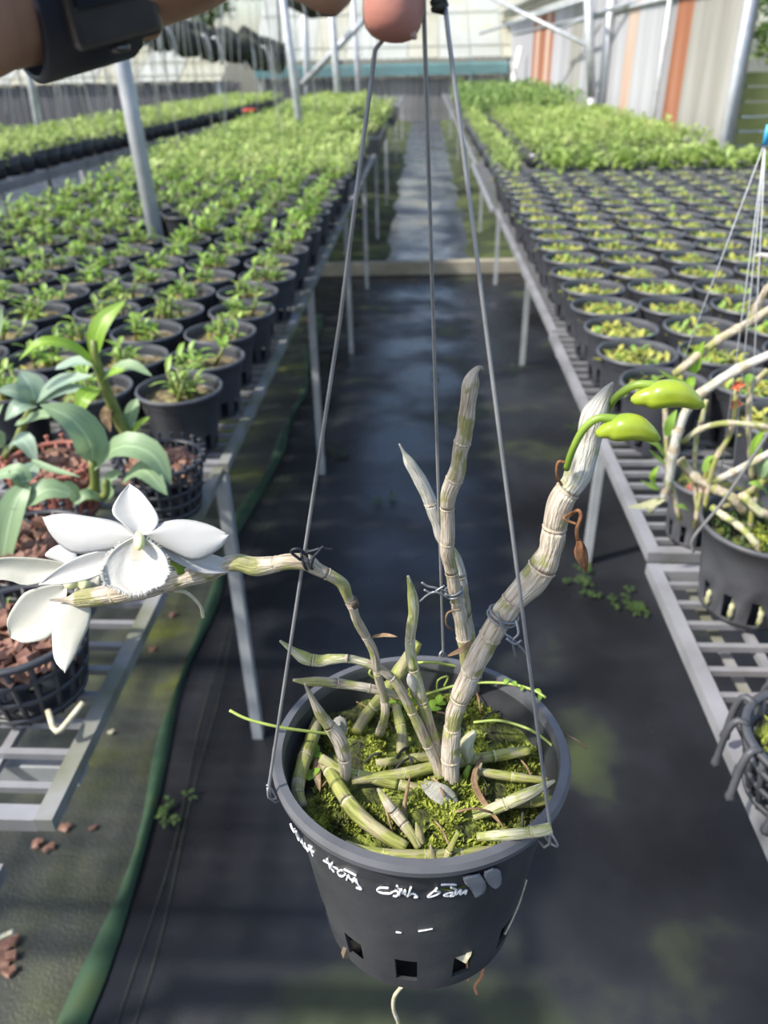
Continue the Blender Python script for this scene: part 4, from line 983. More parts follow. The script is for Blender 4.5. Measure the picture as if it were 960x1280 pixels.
# ================================================================== THE HELD ORCHID
HP_R, HP_H, HP_B = .085, .131, .0600
RIMC = V((.0005, .314, 1.108)); TILT = Matrix.Rotation(math.radians(-5), 3, 'X')
PM = Matrix.Translation(RIMC - TILT @ V((0, 0, HP_H))) @ TILT.to_4x4(); PMI = PM.inverted()
SOIL = HP_H - .024
hp = thing('hanging_pot', 'black plastic pot with white handwriting hanging on three wires from the hand', 'pot', PM.to_translation())
hp.rotation_euler = TILT.to_euler(); hp['_o'] = [0, 0, 0]
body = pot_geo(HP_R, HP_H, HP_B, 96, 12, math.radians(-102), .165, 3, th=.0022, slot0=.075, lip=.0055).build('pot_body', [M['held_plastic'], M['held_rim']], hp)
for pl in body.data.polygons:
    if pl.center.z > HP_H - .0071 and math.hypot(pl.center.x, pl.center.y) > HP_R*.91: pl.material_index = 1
body.data.set_sharp_from_angle(angle=math.radians(28))
def pot_ray(px, py):
    o = PMI @ CAM; d = (PMI.to_3x3() @ ray(px, py)); return o, d
def on_pot(px, py, off=.0):
    o, d = pot_ray(px, py)
    def sd(t):
        p = o + d*t; z = min(max(p.z, 0), HP_H)
        if z > HP_H*.80: r = (HP_B + (HP_R*.935-HP_B)*.8) + .0016 + (HP_R*.955 - (HP_B + (HP_R*.935-HP_B)*.8) - .0016)*(z-HP_H*.8)/(HP_H*.2)
        else: r = HP_B + (HP_R*.935-HP_B)*z/HP_H
        return math.hypot(p.x, p.y) - (r + off)
    best = None; t = .25
    while t < .62:
        if sd(t) < 0:
            lo, hi = t-.002, t
            for _ in range(24):
                mid = (lo+hi)/2
                if sd(mid) < 0: hi = mid
                else: lo = mid
            return o + d*hi
        t += .002
    return o + d*min((.25 + .002*i for i in range(185)), key=sd)       # grazing the outline: nearest point
def on_soil(px, py, dz=0.):
    o, d = pot_ray(px, py); t = (SOIL + dz - o.z)/d.z; return PM @ (o + d*t)
def on_rim(px, py):
    o, d = pot_ray(px, py); t = (HP_H - o.z)/d.z; return PM @ (o + d*t)

# handwriting, one mesh for each word
def c1(*p): return [(350 + x/6.857, 1010 + y/6.857) for x, y in p]
def c2(*p): return [(450 + x/4, 1060 + y/4) for x, y in p]
words = [
 [c1((90, 135), (105, 175), (125, 210)), c1((125, 180), (145, 235), (165, 280)), c1((140, 200), (172, 262), (188, 300)), c1((188, 262), (200, 310), (218, 345)), c1((212, 300), (225, 340), (242, 372)), c1((245, 320), (275, 338)), c1((262, 345), (272, 375), (285, 412)), c1((243, 345), (290, 378))],
 [c1((405, 437), (418, 470), (432, 522)), c1((375, 450), (430, 480), (500, 527)), c1((448, 470), (440, 505), (465, 550)), c1((495, 548), (525, 532), (552, 545), (560, 568), (532, 586), (505, 572), (495, 548)), c1((550, 525), (600, 550), (655, 580)), c1((572, 620), (586, 578), (600, 602), (622, 618), (640, 600), (655, 640)), c1((622, 635), (652, 612), (672, 655), (700, 695), (655, 682))],
 [c2((142, 200), (100, 199), (87, 212), (112, 225), (150, 228)), c2((152, 228), (172, 214), (192, 220), (184, 240), (165, 238)), c2((185, 188), (198, 205)), c2((196, 238), (206, 206), (214, 228), (226, 210), (228, 236)), c2((256, 195), (238, 243)), c2((240, 240), (264, 226), (288, 244), (270, 246))],
 [c2((386, 200), (362, 222), (340, 244), (376, 236), (400, 220), (376, 214)), c2((405, 183), (440, 181), (482, 183)), c2((445, 240), (420, 236), (442, 224), (466, 222), (450, 240), (472, 236)), c2((455, 196), (482, 206)), c2((482, 202), (476, 234), (506, 206), (500, 232), (532, 210), (526, 230))]]
for wd_ in words:
    q = MB()
    for st in wd_:
        P = [on_pot(x, y, .0003) for x, y in st]; q.tube(smooth(P, max(6, len(P)*4)), .00062, 6)
    q.build('handwriting', M['white_paint'], hp)['label'] = 'white handwritten marker lettering'
# scratches of paint
q = MB()
for a_, b_ in (((523, 1164), (541, 1161)), ((495, 1165), (502, 1166))): q.tube([on_pot(*a_, .0002), on_pot(*b_, .0002)], .0005, 5)
q.build('paint_scratch', M['white_paint'], hp)

def resample(pl, n):
    L = [0]
    for a, b in zip(pl, pl[1:]): L.append(L[-1] + math.hypot(b[0]-a[0], b[1]-a[1]))
    out = []
    for i in range(n):
        s = L[-1]*i/(n-1); k = 0
        while k < len(L)-2 and L[k+1] < s: k += 1
        u = (s-L[k])/max(1e-9, L[k+1]-L[k]); out.append((pl[k][0]+(pl[k+1][0]-pl[k][0])*u, pl[k][1]+(pl[k+1][1]-pl[k][1])*u))
    return out
def rounded(pl, n):
    return [(p.x, p.y) for p in smooth([V((x, y, 0)) for x, y in pl], n)]
def loft(outline, bi, ti, fn, n=12, m=9):
    """outline polygon split at base and tip; fn(x, y, u, v) -> 3-D point; v in -1..1 across, u 0..1 base to tip"""
    k = len(outline); A = [outline[(bi+i) % k] for i in range((ti-bi) % k + 1)]; B = [outline[(bi-i) % k] for i in range((bi-ti) % k + 1)]
    A = resample(rounded(A, 40), n); B = resample(rounded(B, 40), n); rows = []
    for i in range(n):
        rows.append([fn(A[i][0] + (B[i][0]-A[i][0])*j/(m-1), A[i][1] + (B[i][1]-A[i][1])*j/(m-1), i/(n-1), 2*j/(m-1)-1) for j in range(m)])
    q = MB(); q.grid(rows); return q
def solid(o, th):
    md = o.modifiers.new('thickness', 'SOLIDIFY'); md.thickness = th; md.offset = 0; return o
for out_, bi, ti in (([(578, 1098), (589, 1112), (594, 1121), (604, 1116), (607, 1104), (600, 1093)], 0, 3), ([(604, 1092), (611, 1105), (619, 1110), (626, 1104), (625, 1088), (616, 1086)], 0, 3)):
    solid(loft(out_, 5, 2, lambda x, y, u, v: on_pot(x, y, .0035 - .0022*u), 8, 7).build('rim_tab', M['clip_plastic'], hp), .0012)
# a chunk of brown bark held in the left slot, and roots hanging below
q = MB(); c = on_pot(441, 1182, -.0045); q.box(c, (.010, .004, .015), Matrix.Rotation(.4, 3, 'Z') @ Matrix.Rotation(.3, 3, 'Y')); q.build('bark_chunk', M['trunk'], hp, False)
q = MB(); c = on_pot(577, 1188, -.004); q.box(c, (.010, .006, .009), Matrix.Rotation(-.3, 3, 'Z') @ Matrix.Rotation(.3, 3, 'Y')); q.build('stone', M['root'], hp, False)

# growing medium
q = MB(); rows = []
RS = HP_R*.90; SEG = 64
def soil_h(x, y):
    n1 = noise.noise(V((x*38, y*38, 3.3))); n2 = noise.noise(V((x*110, y*110, 7.7)))
    m = .010*math.exp(-((x-.008)**2 + (y+.022)**2)/.0006)
    return SOIL + .006*n1 + .0035*n2 + m
for i in range(25):
    r = max(.0003, RS*i/24); rows.append([V((r*math.cos(6.28319*j/SEG), r*math.sin(6.28319*j/SEG), soil_h(r*math.cos(6.28319*j/SEG), r*math.sin(6.28319*j/SEG)))) for j in range(SEG)])
q.grid(rows, 0, True); q.build('moss_bed', M['moss_bed'], hp)
pts = []
while len(pts) < 15000:
    a = rng.uniform(0, 6.283); r = RS*.985*math.sqrt(rng.random()); x, y = r*math.cos(a), r*math.sin(a)
    d = noise.noise(V((x*42, y*42, 11.1))) + .5*noise.noise(V((x*95, y*95, 2.2))) + .35*math.exp(-((x-.008)**2+(y+.022)**2)/.0005)
    if d - .30*(r/RS)**4 > .05 + rng.uniform(-.12, .12): pts.append((x, y, soil_h(x, y) - .001))
n = len(pts)
o = bpy.data.objects.new('moss', leaves_mesh('moss', np.array(pts), nrng.uniform(0, 6.283, n), nrng.uniform(.5, 1.45, n), .0042*nrng.uniform(.5, 1.6, n), .0019*nrng.uniform(.7, 1.4, n), M['moss'], .1)); COL.objects.link(o); o.parent = hp; o['kind'] = 'stuff'
for k in range(26):                                                   # dead stems and root bits lying on the moss
    a = rng.uniform(0, 6.283); r = RS*.9*math.sqrt(rng.random()); x, y = r*math.cos(a), r*math.sin(a); b_ = rng.uniform(0, 6.283); L = rng.uniform(.008, .022)
    p = V((x, y, soil_h(x, y) + .003)); e = V((x + L*math.cos(b_), y + L*math.sin(b_), 0))
    if math.hypot(e.x, e.y) > RS*.96: continue
    e.z = soil_h(e.x, e.y) + .004 + rng.uniform(0, .006); q = MB(); q.tube(smooth([p, (p+e)/2 + V((0, 0, .003)), e], 6), rng.uniform(.0004, .0010), 5); q.build('dead_stem', M['dry' if k % 3 else 'bundle'], hp)
for (x, y) in ((393, 942), (388, 968), (497, 882), (548, 878), (540, 886), (521, 876)):
    q = MB(); c = PMI @ on_soil(x, y, .004)
    for k in range(3):
        a = k*2.1 + x; d = V((math.cos(a), math.sin(a), .25)); q.leaf([c, c + d*.0035, c + d*.0065], .0055, V((0, 0, 1)), .1, 0, 4)
    q.build('clover', M['leaf_bright'], hp)

# ------------------------------------------------------------------ wire hanger
apex = atY(549, 6, .318)
hg = thing('wire_hanger', 'grey three-wire hanger with dark hook held between the fingers', 'hanger', apex)
rimL, rimR, rimB = on_rim(344, 985), on_rim(681, 1040), on_rim(553, 822)
def wire(pts, r=.00085, nm='wire'):
    q = MB(); q.tube(pts, r, 8); return q.build(nm, M['wire'], hg)
def rim_hook(p, out):
    return [p + out*.003 + V((0, 0, .004)), p + out*.0035 + V((0, 0, -.006)), p + out*.001 + V((0, 0, -.011)), p - out*.004 + V((0, 0, -.009))]
for pts, rp_ in (([apex + V((-.002, 0, .006)), atY(505, 18, .319), atY(469, 62, .317), atY(425, 400, .316)], rimL), ([apex + V((.002, 0, .0)), atY(560, 40, .316)], rimR), ([atY(529, -60, .320), atY(530, 20, .322)], rimB)):
    out = (rp_ - RIMC).normalized(); wire(pts + rim_hook(rp_, out))
    q = MB(); q.tube(smooth([rp_ + out*.004 + V((0, 0, .002)), rp_ + out*.006 + V((.002, 0, -.005)), rp_ + out*.002 + V((.002, 0, -.007)), rp_ + out*.001 + V((-.002, 0, .001)), rp_ + out*.004 + V((0, 0, .004))], 14), .0007, 6); q.build('wire_end', M['wire'], hg)
pts = []
for k in range(34):
    a = k*1.3; pts.append(atY(549, 14 - k*1.6, .318) + V((.0022*math.cos(a), .0022*math.sin(a), 0)))
q = MB(); q.tube(pts, .0013, 6); q.build('wire_twist', M['bundle'], hg)
hk = atY(548, -36, .318)
wire(smooth([hk, hk + V((-.002, 0, .02)), hk + V((-.014, .004, .034)), hk + V((-.03, .006, .030)), hk + V((-.034, .006, .012))], 18), .0014, 'hook')

# ------------------------------------------------------------------ orchid
op = thing('orchid_plant', 'leafless orchid with papery canes, white flowers and green buds in the held pot', 'orchid', on_soil(545, 960, 0))
OR = on_soil(563, 985)
def path3(pts):
    """(px, py, how): how = 's' on the moss, ('s', dz), or a distance along the aisle"""
    out = []
    for x, y, h in pts:
        if h == 's': out.append(on_soil(x, y, .003))
        elif isinstance(h, tuple): out.append(on_soil(x, y, h[1]))
        else: out.append(atY(x, y, h))
    return out
def cane(pts, w, m='cane', nodes=(), n=None, ring='node', root=None, name='cane', seg=14, mtip=None, swell=1.05, pinch=.985, wob=.16):
    P = path3(pts); n = n or max(16, 7*len(P)); S = smooth(P, n); ww = interp(w, n)
    rr = []
    for i, (a, p) in enumerate(zip(ww, S)): rr.append(a*pxsize(p)*.5*(1 + wob*noise.noise(V((p.x*110, p.z*110, p.y*110)))))
    mi = [0]*(n-1); mats = [M[m], M['node_pale' if m in ('cane_green', 'cane_pale') else ring]]
    if mtip: mats.append(M[mtip[0]])
    L = [0]
    for a, b in zip(S, S[1:]): L.append(L[-1] + (b-a).length)
    # insert tight node rings so that each joint reads as a raised collar
    S2, R2, M2 = [], [], []; nod = sorted(u*L[-1] for u in nodes); k = 0
    for i in range(n):
        S2.append(S[i]); R2.append(rr[i])
        if i < n-1:
            cur = 2 if mtip and L[i]/L[-1] >= mtip[1] else 0
            ins = [d for d in nod if L[i] < d <= L[i+1]]
            if ins:
                d = ins[0]; u = (d-L[i])/(L[i+1]-L[i]); p = S[i].lerp(S[i+1], u); r = rr[i] + (rr[i+1]-rr[i])*u; t = (S[i+1]-S[i]).normalized(); h = max(.0006, r*.13)
                M2.append(cur)
                for dd, f, mm in ((-1.6*h, pinch, 0), (-h*.6, swell, 1), (0, swell*1.02, 1), (h*.5, 1.0*pinch, 1), (h*1.3, pinch*.97, cur)):
                    S2.append(p + t*dd); R2.append(r*f); M2.append(mm)
                # last M2 entry closes to the next sample
            else: M2.append(cur)
    q = MB(); q.tube(S2, R2, seg, M2[:len(S2)-1]); return q.build(name, mats, root or op)
Y0 = .314
yb = OR.y
# the thick right cane with the buds
cane([(565, 1000, ('s', -.004)), (563, 950, yb+.002), (566, 905, yb+.004), (572, 880, yb+.005), (583, 854, yb+.006), (596, 825, yb+.007), (620, 783, yb+.008), (641, 752, yb+.010), (669, 722, yb+.012), (687, 690, yb+.013), (694, 655, yb+.014), (702, 625, yb+.014), (719, 600, yb+.014), (728, 575, yb+.015), (737, 545, yb+.016), (744, 518, yb+.016), (757, 492, yb+.016), (766, 478, yb+.016)],
     (20, 22, 22, 24, 25, 27, 29, 31, 33, 31, 30, 31, 34, 34, 33, 30, 17, 3), 'cane', (.10, .19, .27, .345, .44, .53, .62, .71, .79), n=110, mtip=('cane_white', .79))
# middle pair
yB = .372
cane([(594, 868, ('s', .0)), (585, 830, yB), (577, 780, yB-.002), (569, 740, yB-.005), (564, 712, yB-.006), (559, 690, yB-.008), (560, 662, yB-.009), (559, 636, yB-.01), (562, 614, yB-.011), (572, 588, yB-.012), (575, 565, yB-.012), (581, 540, yB-.013), (585, 505, yB-.014), (589, 477, yB-.015), (594, 464, yB-.015), (601, 459, yB-.015), (604, 463, yB-.015)],
     (17, 18, 18, 18, 17, 17, 17, 18, 21, 21, 20, 21, 22, 20, 10, 4, 2), 'cane', (.14, .26, .38, .47, .56, .655, .73, .82), n=100)
cane([(602, 864, ('s', .0)), (592, 828, yB+.006), (584, 780, yB+.006), (577, 730, yB+.006), (571, 702, yB+.005), (553, 674, yB+.004), (546, 652, yB+.004), (537, 625, yB+.004), (525, 600, yB+.004), (511, 577, yB+.004), (505, 566, yB+.004), (499, 555, yB+.004)],
     (14, 15, 15, 15, 14, 14, 15, 17, 17, 13, 5, 2), 'cane_tan', (.2, .38, .53, .66, .80), n=70, mtip=('cane_white', .5))
# flowering cane arching to the left
yC = .300
cane([(474, 918, 's'), (481, 895, yC+.01), (480, 874, yC+.009), (474, 850, yC+.007), (470, 829, yC+.005), (466, 812, yC+.004), (457, 795, yC+.003), (446, 775, yC), (441, 760, yC-.001), (434, 744, yC-.002), (428, 730, yC-.003), (414, 720, yC-.004), (396, 711, yC-.005), (383, 703, yC-.005), (360, 702, yC-.005), (340, 706, yC-.004), (318, 708, yC-.003), (294, 703, yC-.002), (262, 713, yC), (215, 727, yC+.002), (170, 738, yC+.003), (120, 746, yC+.004), (98, 749, yC+.005), (84, 750, yC+.005), (62, 750, yC+.005)],
     (11, 11, 11, 11, 11, 11, 12, 11, 12, 13, 15, 15, 17, 20, 21, 22, 23, 21, 24, 25, 25, 26, 22, 8, 2), 'cane_tan', (.12, .22, .30, .38, .46, .53, .61, .70, .80, .89), n=130, ring='node', seg=14, mtip=('cane', .72))
q = MB(); p = atY(443, 757, yC-.001); p2 = atY(440, 749, yC-.002); q.tube([p, p2], 6.4*pxsize(p), 12); q.build('dark_band', M['node_dark'], op)
# forked pale canes
yD = yb + .004
cane([(556, 985, 's'), (543, 950, yD), (527, 915, yD), (511, 882, yD), (494, 852, yD), (470, 834, yD), (440, 824, yD), (415, 824, yD), (398, 826, yD), (378, 821, yD), (350, 801, yD)], (14, 13, 13, 12, 11, 11, 11, 13, 16, 15, 3), 'cane_tan', (.2, .38, .56, .74, .86), n=64, mtip=('cane_pale', .66))
cane([(560, 982, 's'), (549, 945, yD+.004), (535, 900, yD+.005), (523, 860, yD+.006), (514, 822, yD+.007), (513, 795, yD+.008), (517, 765, yD+.008), (515, 742, yD+.008), (510, 720, yD+.008)], (14, 13, 14, 14, 14, 13, 14, 12, 3), 'cane_tan', (.2, .42, .58, .72), n=54, mtip=('cane_pale', .45))
cane([(520, 868, yD+.006), (514, 850, yD+.003), (511, 843, yD+.002)], (12, 12, 3), 'cane_white', (), n=10)
cane([(508, 873, yD+.006), (470, 862, yD+.004), (430, 855, yD+.003), (400, 852, yD+.002), (384, 852, yD+.002), (366, 850, yD+.002)], (9, 12, 12, 13, 10, 3), 'cane_tan', (.35, .62), n=30)
cane([(432, 980, 's'), (431, 950, yb-.004), (424, 925, yb-.004), (410, 905, yb-.003), (399, 890, yb-.003), (381, 855, yb-.003)], (13, 17, 19, 16, 13, 3), 'cane', (.3, .6), n=36)
# olive canes standing or lying in the moss
cane([(445, 915, 's'), (460, 892, ('s', .006)), (480, 868, ('s', .018)), (500, 838, ('s', .030)), (515, 815, ('s', .042)), (523, 803, ('s', .048))], (13, 15, 16, 17, 16, 10), 'cane_green', (.3, .62), n=34)
cane([(377, 1008, 's'), (372, 985, ('s', .006)), (380, 950, ('s', .008)), (391, 920, ('s', .008)), (397, 898, ('s', .008))], (16, 17, 18, 17, 13), 'cane_tan', (.12, .5), n=30, mtip=('cane_green', .2))
cane([(502, 942, 's'), (503, 920, ('s', .006)), (499, 900, ('s', .010)), (495, 882, ('s', .010))], (14, 15, 14, 10), 'cane_green', (.5,), n=20)
cane([(404, 952, ('s', .010)), (420, 978, ('s', .010)), (442, 1012, ('s', .009)), (472, 1038, ('s', .008)), (508, 1060, ('s', .004))], (12, 17, 19, 18, 14), 'cane_green', (.12, .45), n=34)
cane([(401, 948, ('s', .014)), (430, 965, ('s', .010)), (470, 974, ('s', .008)), (512, 984, ('s', .006)), (545, 994, ('s', .004))], (13, 14, 14, 14, 12), 'cane_green', (.35, .7), n=34)
cane([(440, 975, ('s', .008)), (500, 968, ('s', .010)), (545, 958, ('s', .010)), (600, 948, ('s', .010)), (662, 938, ('s', .012))], (12, 14, 14, 15, 13), 'cane_green', (.28, .55, .8), n=40)
cane([(470, 955, ('s', .004)), (520, 948, ('s', .006)), (560, 945, ('s', .004))], (11, 12, 11), 'cane_green', (.5,), n=16)
cane([(596, 964, ('s', .008)), (640, 971, ('s', .008)), (685, 976, ('s', .008))], (11, 12, 9), 'cane_green', (.5,), n=22)
cane([(592, 1021, ('s', .006)), (625, 1008, ('s', .012)), (660, 993, ('s', .018)), (694, 976, ('s', .024))], (11, 16, 17, 4), 'cane_pale', (.4,), n=26)
cane([(620, 1004, ('s', .006)), (665, 1003, ('s', .010)), (692, 999, ('s', .012))], (11, 12, 10), 'cane_green', (.6,), n=18)
cane([(598, 1046, ('s', .018)), (640, 1043, ('s', .026)), (672, 1039, ('s', .030)), (689, 1035, ('s', .0315))], (12, 14, 15, 14), 'cane_pale', (.75,), n=24)
cane([(432, 1056, ('s', .008)), (470, 1067, ('s', .009)), (520, 1070, ('s', .009)), (575, 1068, ('s', .007)), (630, 1062, ('s', .004))], (12, 14, 15, 15, 13), 'cane_green', (.25, .5, .72), n=40)
cane([(550, 1091, 's'), (560, 1068, ('s', .010)), (573, 1040, ('s', .022))], (8, 10, 6), 'cane_green', (.5,), n=18)
cane([(540, 1093, 's'), (541, 1075, ('s', .008)), (538, 1056, ('s', .016))], (10, 12, 2), 'cane', (), n=14)
cane([(584, 962, 's'), (585, 945, ('s', .014)), (583, 930, ('s', .022)), (594, 914, ('s', .030))], (12, 16, 20, 6), 'cane_pale', (), n=20)
cane([(581, 976, 's'), (583, 966, ('s', .008)), (587, 957, ('s', .012))], (7, 9, 5), 'stem_bright', (), n=12)
cane([(592, 982, 's'), (597, 968, ('s', .008)), (602, 954, ('s', .016))], (8, 9, 2), 'cane_tan', (), n=12)
cane([(524, 1060, 's'), (512, 1040, ('s', .008)), (497, 1020, ('s', .012)), (484, 1003, ('s', .018)), (472, 986, ('s', .020))], (10, 13, 14, 13, 3), 'cane_tan', (.35, .6), n=26)
cane([(527, 1055, 's'), (524, 1042, ('s', .008)), (520, 1028, ('s', .014))], (10, 12, 2), 'cane_green', (), n=12)
cane([(505, 1032, 's'), (506, 1005, ('s', .012)), (513, 968, ('s', .028))], (8, 6, 2), 'dry', (), n=12, seg=6)
# papery sheath flake and dead bits
fl = lambda pts, w, m, nm='dry_sheath': (lambda q: (q.leaf(path3(pts), w, None, .3, 0, 10, belly=.5), solid(q.build(nm, M[m], op), .0004)))(MB())
fl([(528, 978, ('s', .010)), (545, 990, ('s', .016)), (562, 1000, ('s', .012)), (574, 1010, ('s', .006))], .011, 'cane_white')
fl([(602, 945, ('s', .014)), (592, 975, ('s', .012)), (606, 1005, ('s', .010)), (632, 1037, ('s', .008))], .0035, 'dry')
fl([(415, 908, ('s', .030)), (426, 902, ('s', .032)), (432, 918, ('s', .022))], .006, 'cane_white')
fl([(400, 940, ('s', .004)), (396, 965, ('s', .004)), (400, 990, ('s', .003))], .005, 'dry')
fl([(560, 820, yb+.012), (578, 812, yb+.01), (590, 800, yb+.01)], .003, 'dry')
fl([(462, 797, yC+.004), (480, 794, yC+.002), (497, 796, yC)], .0022, 'dry')
# thin green runners
def runner(pts, r=.0008, m='vine', nm='runner'):
    q = MB(); q.tube(smooth(path3(pts), 26), r, 6); return q.build(nm, M[m], op)
runner([(424, 918, ('s', .012)), (400, 916, ('s', .018)), (350, 909, ('s', .030)), (310, 899, ('s', .036)), (287, 888, ('s', .040))], .0009)
v_ = runner([(532, 868, ('s', .016)), (580, 855, ('s', .020)), (630, 854, ('s', .024)), (665, 862, ('s', .026)), (682, 872, ('s', .026))], .0009)
for x, y, a, b_ in ((640, 853, 6, 4), (655, 857, -4, 7), (668, 863, 9, 4), (676, 868, -2, 9), (630, 854, 7, -4)):
    q = MB(); p = on_soil(x, y, .025); e = on_soil(x+a, y+b_, .026); q.leaf([p, (p+e)/2 + V((0, 0, .001)), e], .0032, None, .2, 0, 5); q.build('leaf', M['leaf_bright'], op)
runner([(592, 903, ('s', .014)), (625, 901, ('s', .018)), (662, 912, ('s', .018)), (688, 930, ('s', .014)), (702, 946, ('s', .010))], .0009)
runner([(500, 830, ('s', .020)), (540, 828, ('s', .028)), (575, 834, ('s', .020))], .0009)
runner([(470, 830, ('s', .026)), (462, 842, ('s', .020)), (478, 852, ('s', .012)), (500, 860, ('s', .010))], .0008)
runner([(546, 862, ('s', .010)), (548, 850, ('s', .020)), (560, 846, ('s', .018)), (555, 858, ('s', .010))], .0006)
runner([(706, 918, ('s', .020)), (722, 926, ('s', .024)), (733, 936, ('s', .020))], .0005, 'dry')
runner([(503, 1232, atY(503, 1228, .26).y), (493, 1246, .262), (492, 1262, .262), (498, 1282, .262), (492, 1310, .262)], .0013, 'root', 'root')
def hang_root(a, pts, m, r): 
    P = [PM @ on_pot(*a, -.003)]; y_ = P[0].y
    q = MB(); q.tube(smooth(P + [atY(x, yy, y_) for x, yy in pts], 14), r, 6); q.build('root', M[m], op)
hang_root((584, 1196), [(584, 1212), (585, 1227)], 'root_brown', .0007)
hang_root((604, 1204), [(602, 1220), (594, 1232), (596, 1242)], 'root_brown', .0011)
q = MB(); q.tube(smooth([PM @ on_pot(x, y, .0004) for x, y in ((658, 1100), (650, 1126), (640, 1150), (631, 1168))], 16), .0006, 6); q.build('root', M['root'], op)  # thin tube standing in for a pale crack line down the pot side
# withered flower on the right cane
yA = yb + .008
runner([(712, 645, yA), (722, 638, yA-.003), (726, 645, yA-.004), (721, 662, yA-.004), (722, 675, yA-.004)], .0009, 'dry_red', 'dry_stalk')
fl([(722, 674, yA-.004), (727, 692, yA-.004), (733, 716, yA-.004)], .0056, 'dry_red', 'withered_flower')
fl([(724, 676, yA-.005), (724, 694, yA-.006), (731, 712, yA-.006)], .0046, 'dry_red', 'withered_flower')
runner([(702, 606, yb+.006), (696, 594, yb+.002), (698, 578, yb+.001), (706, 578, yb+.001)], .0007, 'dry_red', 'dry_stalk')
runner([(716, 640, yb+.006), (705, 648, yb+.002), (720, 655, yb+.0)], .0006, 'dry_red', 'dry_stalk')
runner([(576, 762, yB-.012), (560, 766, yB-.016), (558, 780, yB-.016), (566, 788, yB-.014)], .0006, 'dry', 'dry_stalk')

# buds on their stalks
def bud(stalk, axis, w, name='flower_bud'):
    P = [atY(*p) for p in stalk]; q = MB(); S = smooth(P, 22)
    q.tube(S, [pxsize(p)*a*.5 for a, p in zip(interp((9, 9, 10, 10, 12), 22), S)], 10); st = q.build('stalk', M['stem_bright'], op)
    A = [atY(*p) for p in axis]; n = 26; S = smooth(A, n)
    prof = (.12, .46, .58, .66, .92, 1.0, 1.0, .95, .88, .78, .64, .46, .10); rr = interp(prof, n); q = MB()
    seg = 24; rows = []
    view = (CAM - S[n//2]).normalized(); ax = (S[-1]-S[0]).normalized(); up = (view.cross(ax)).normalized(); sd = ax.cross(up)
    for i, p in enumerate(S):
        row = []
        for j in range(seg):
            a = 2*math.pi*j/seg; groove = 1 - .10*max(0, math.cos(3*a + .9))**6*math.sin(math.pi*i/(n-1))
            row.append(p + (up*math.sin(a) + sd*math.cos(a))*rr[i]*w*.5*pxsize(p)*groove)
        rows.append(row)
    q.grid(rows, 0, True); b = q.build(name, M['bud'], op)
    return b
bud([(708, 586, yb+.006), (716, 562, yb+.002), (730, 536, yb-.001), (748, 523, yb-.002), (772, 524, yb-.003)], [(744, 541, yb-.003), (768, 535, yb-.004), (798, 535, yb-.005), (826, 549, yb-.005)], 36)
bud([(757, 518, yb+.022), (764, 505, yb+.016), (775, 492, yb+.01), (796, 481, yb+.006), (820, 482, yb+.004)], [(788, 499, yb+.004), (815, 494, yb+.003), (850, 493, yb+.002), (881, 508, yb+.002)], 37)

# flowers
def zc3(*p): return [(x/3, 580 + y/3) for x, y in p]
def flower(parts, d0, label, lip=None):
    c0 = atD(*parts[0][4], d0); t = bpy.data.objects.new('flower', None); COL.objects.link(t); t.parent = op; t.location = c0 - op.location; t['_o'] = list(c0); t['label'] = label
    for nm, out_, bi, ti, _c, bow, cup, off, m in parts:
        def fn(x, y, u, v, bow=bow, cup=cup, off=off):
            return atD(x, y, d0 + off + bow*(u**1.5) + cup*(v*v)*math.sin(math.pi*min(1, u*.9+.1)) + .00025*math.sin(4*v + 3*u))
        o = loft(out_, bi, ti, fn, 16, 13).build(nm, M[m], t); solid(o, .0005)
    return t
dF = depth(atY(172, 700, .285))
cF = (172, 690)
f1 = flower([
 ('sepal', zc3((510, 268), (465, 228), (420, 180), (445, 120), (485, 75), (535, 110), (595, 205), (560, 262)), 0, 4, cF, .008, -.003, .002, 'petal'),
 ('sepal', zc3((545, 290), (620, 345), (700, 388), (780, 412), (898, 402), (855, 362), (800, 340), (700, 320), (600, 270)), 0, 4, cF, .012, -.002, .004, 'petal'),
 ('sepal', zc3((480, 300), (400, 318), (300, 345), (225, 385), (145, 452), (230, 452), (330, 432), (400, 402), (470, 345)), 0, 4, cF, .006, -.002, .004, 'petal'),
 ('petal', zc3((515, 275), (490, 245), (430, 215), (340, 198), (240, 186), (160, 198), (190, 262), (245, 318), (300, 336), (400, 322), (480, 300)), 0, 5, cF, .003, .003, .0, 'petal'),
 ('petal', zc3((545, 265), (580, 232), (640, 212), (710, 210), (790, 230), (858, 265), (830, 312), (735, 362), (640, 325), (575, 290)), 0, 5, cF, .004, .003, .0, 'petal')], dF, 'open white flower with fringed lip')
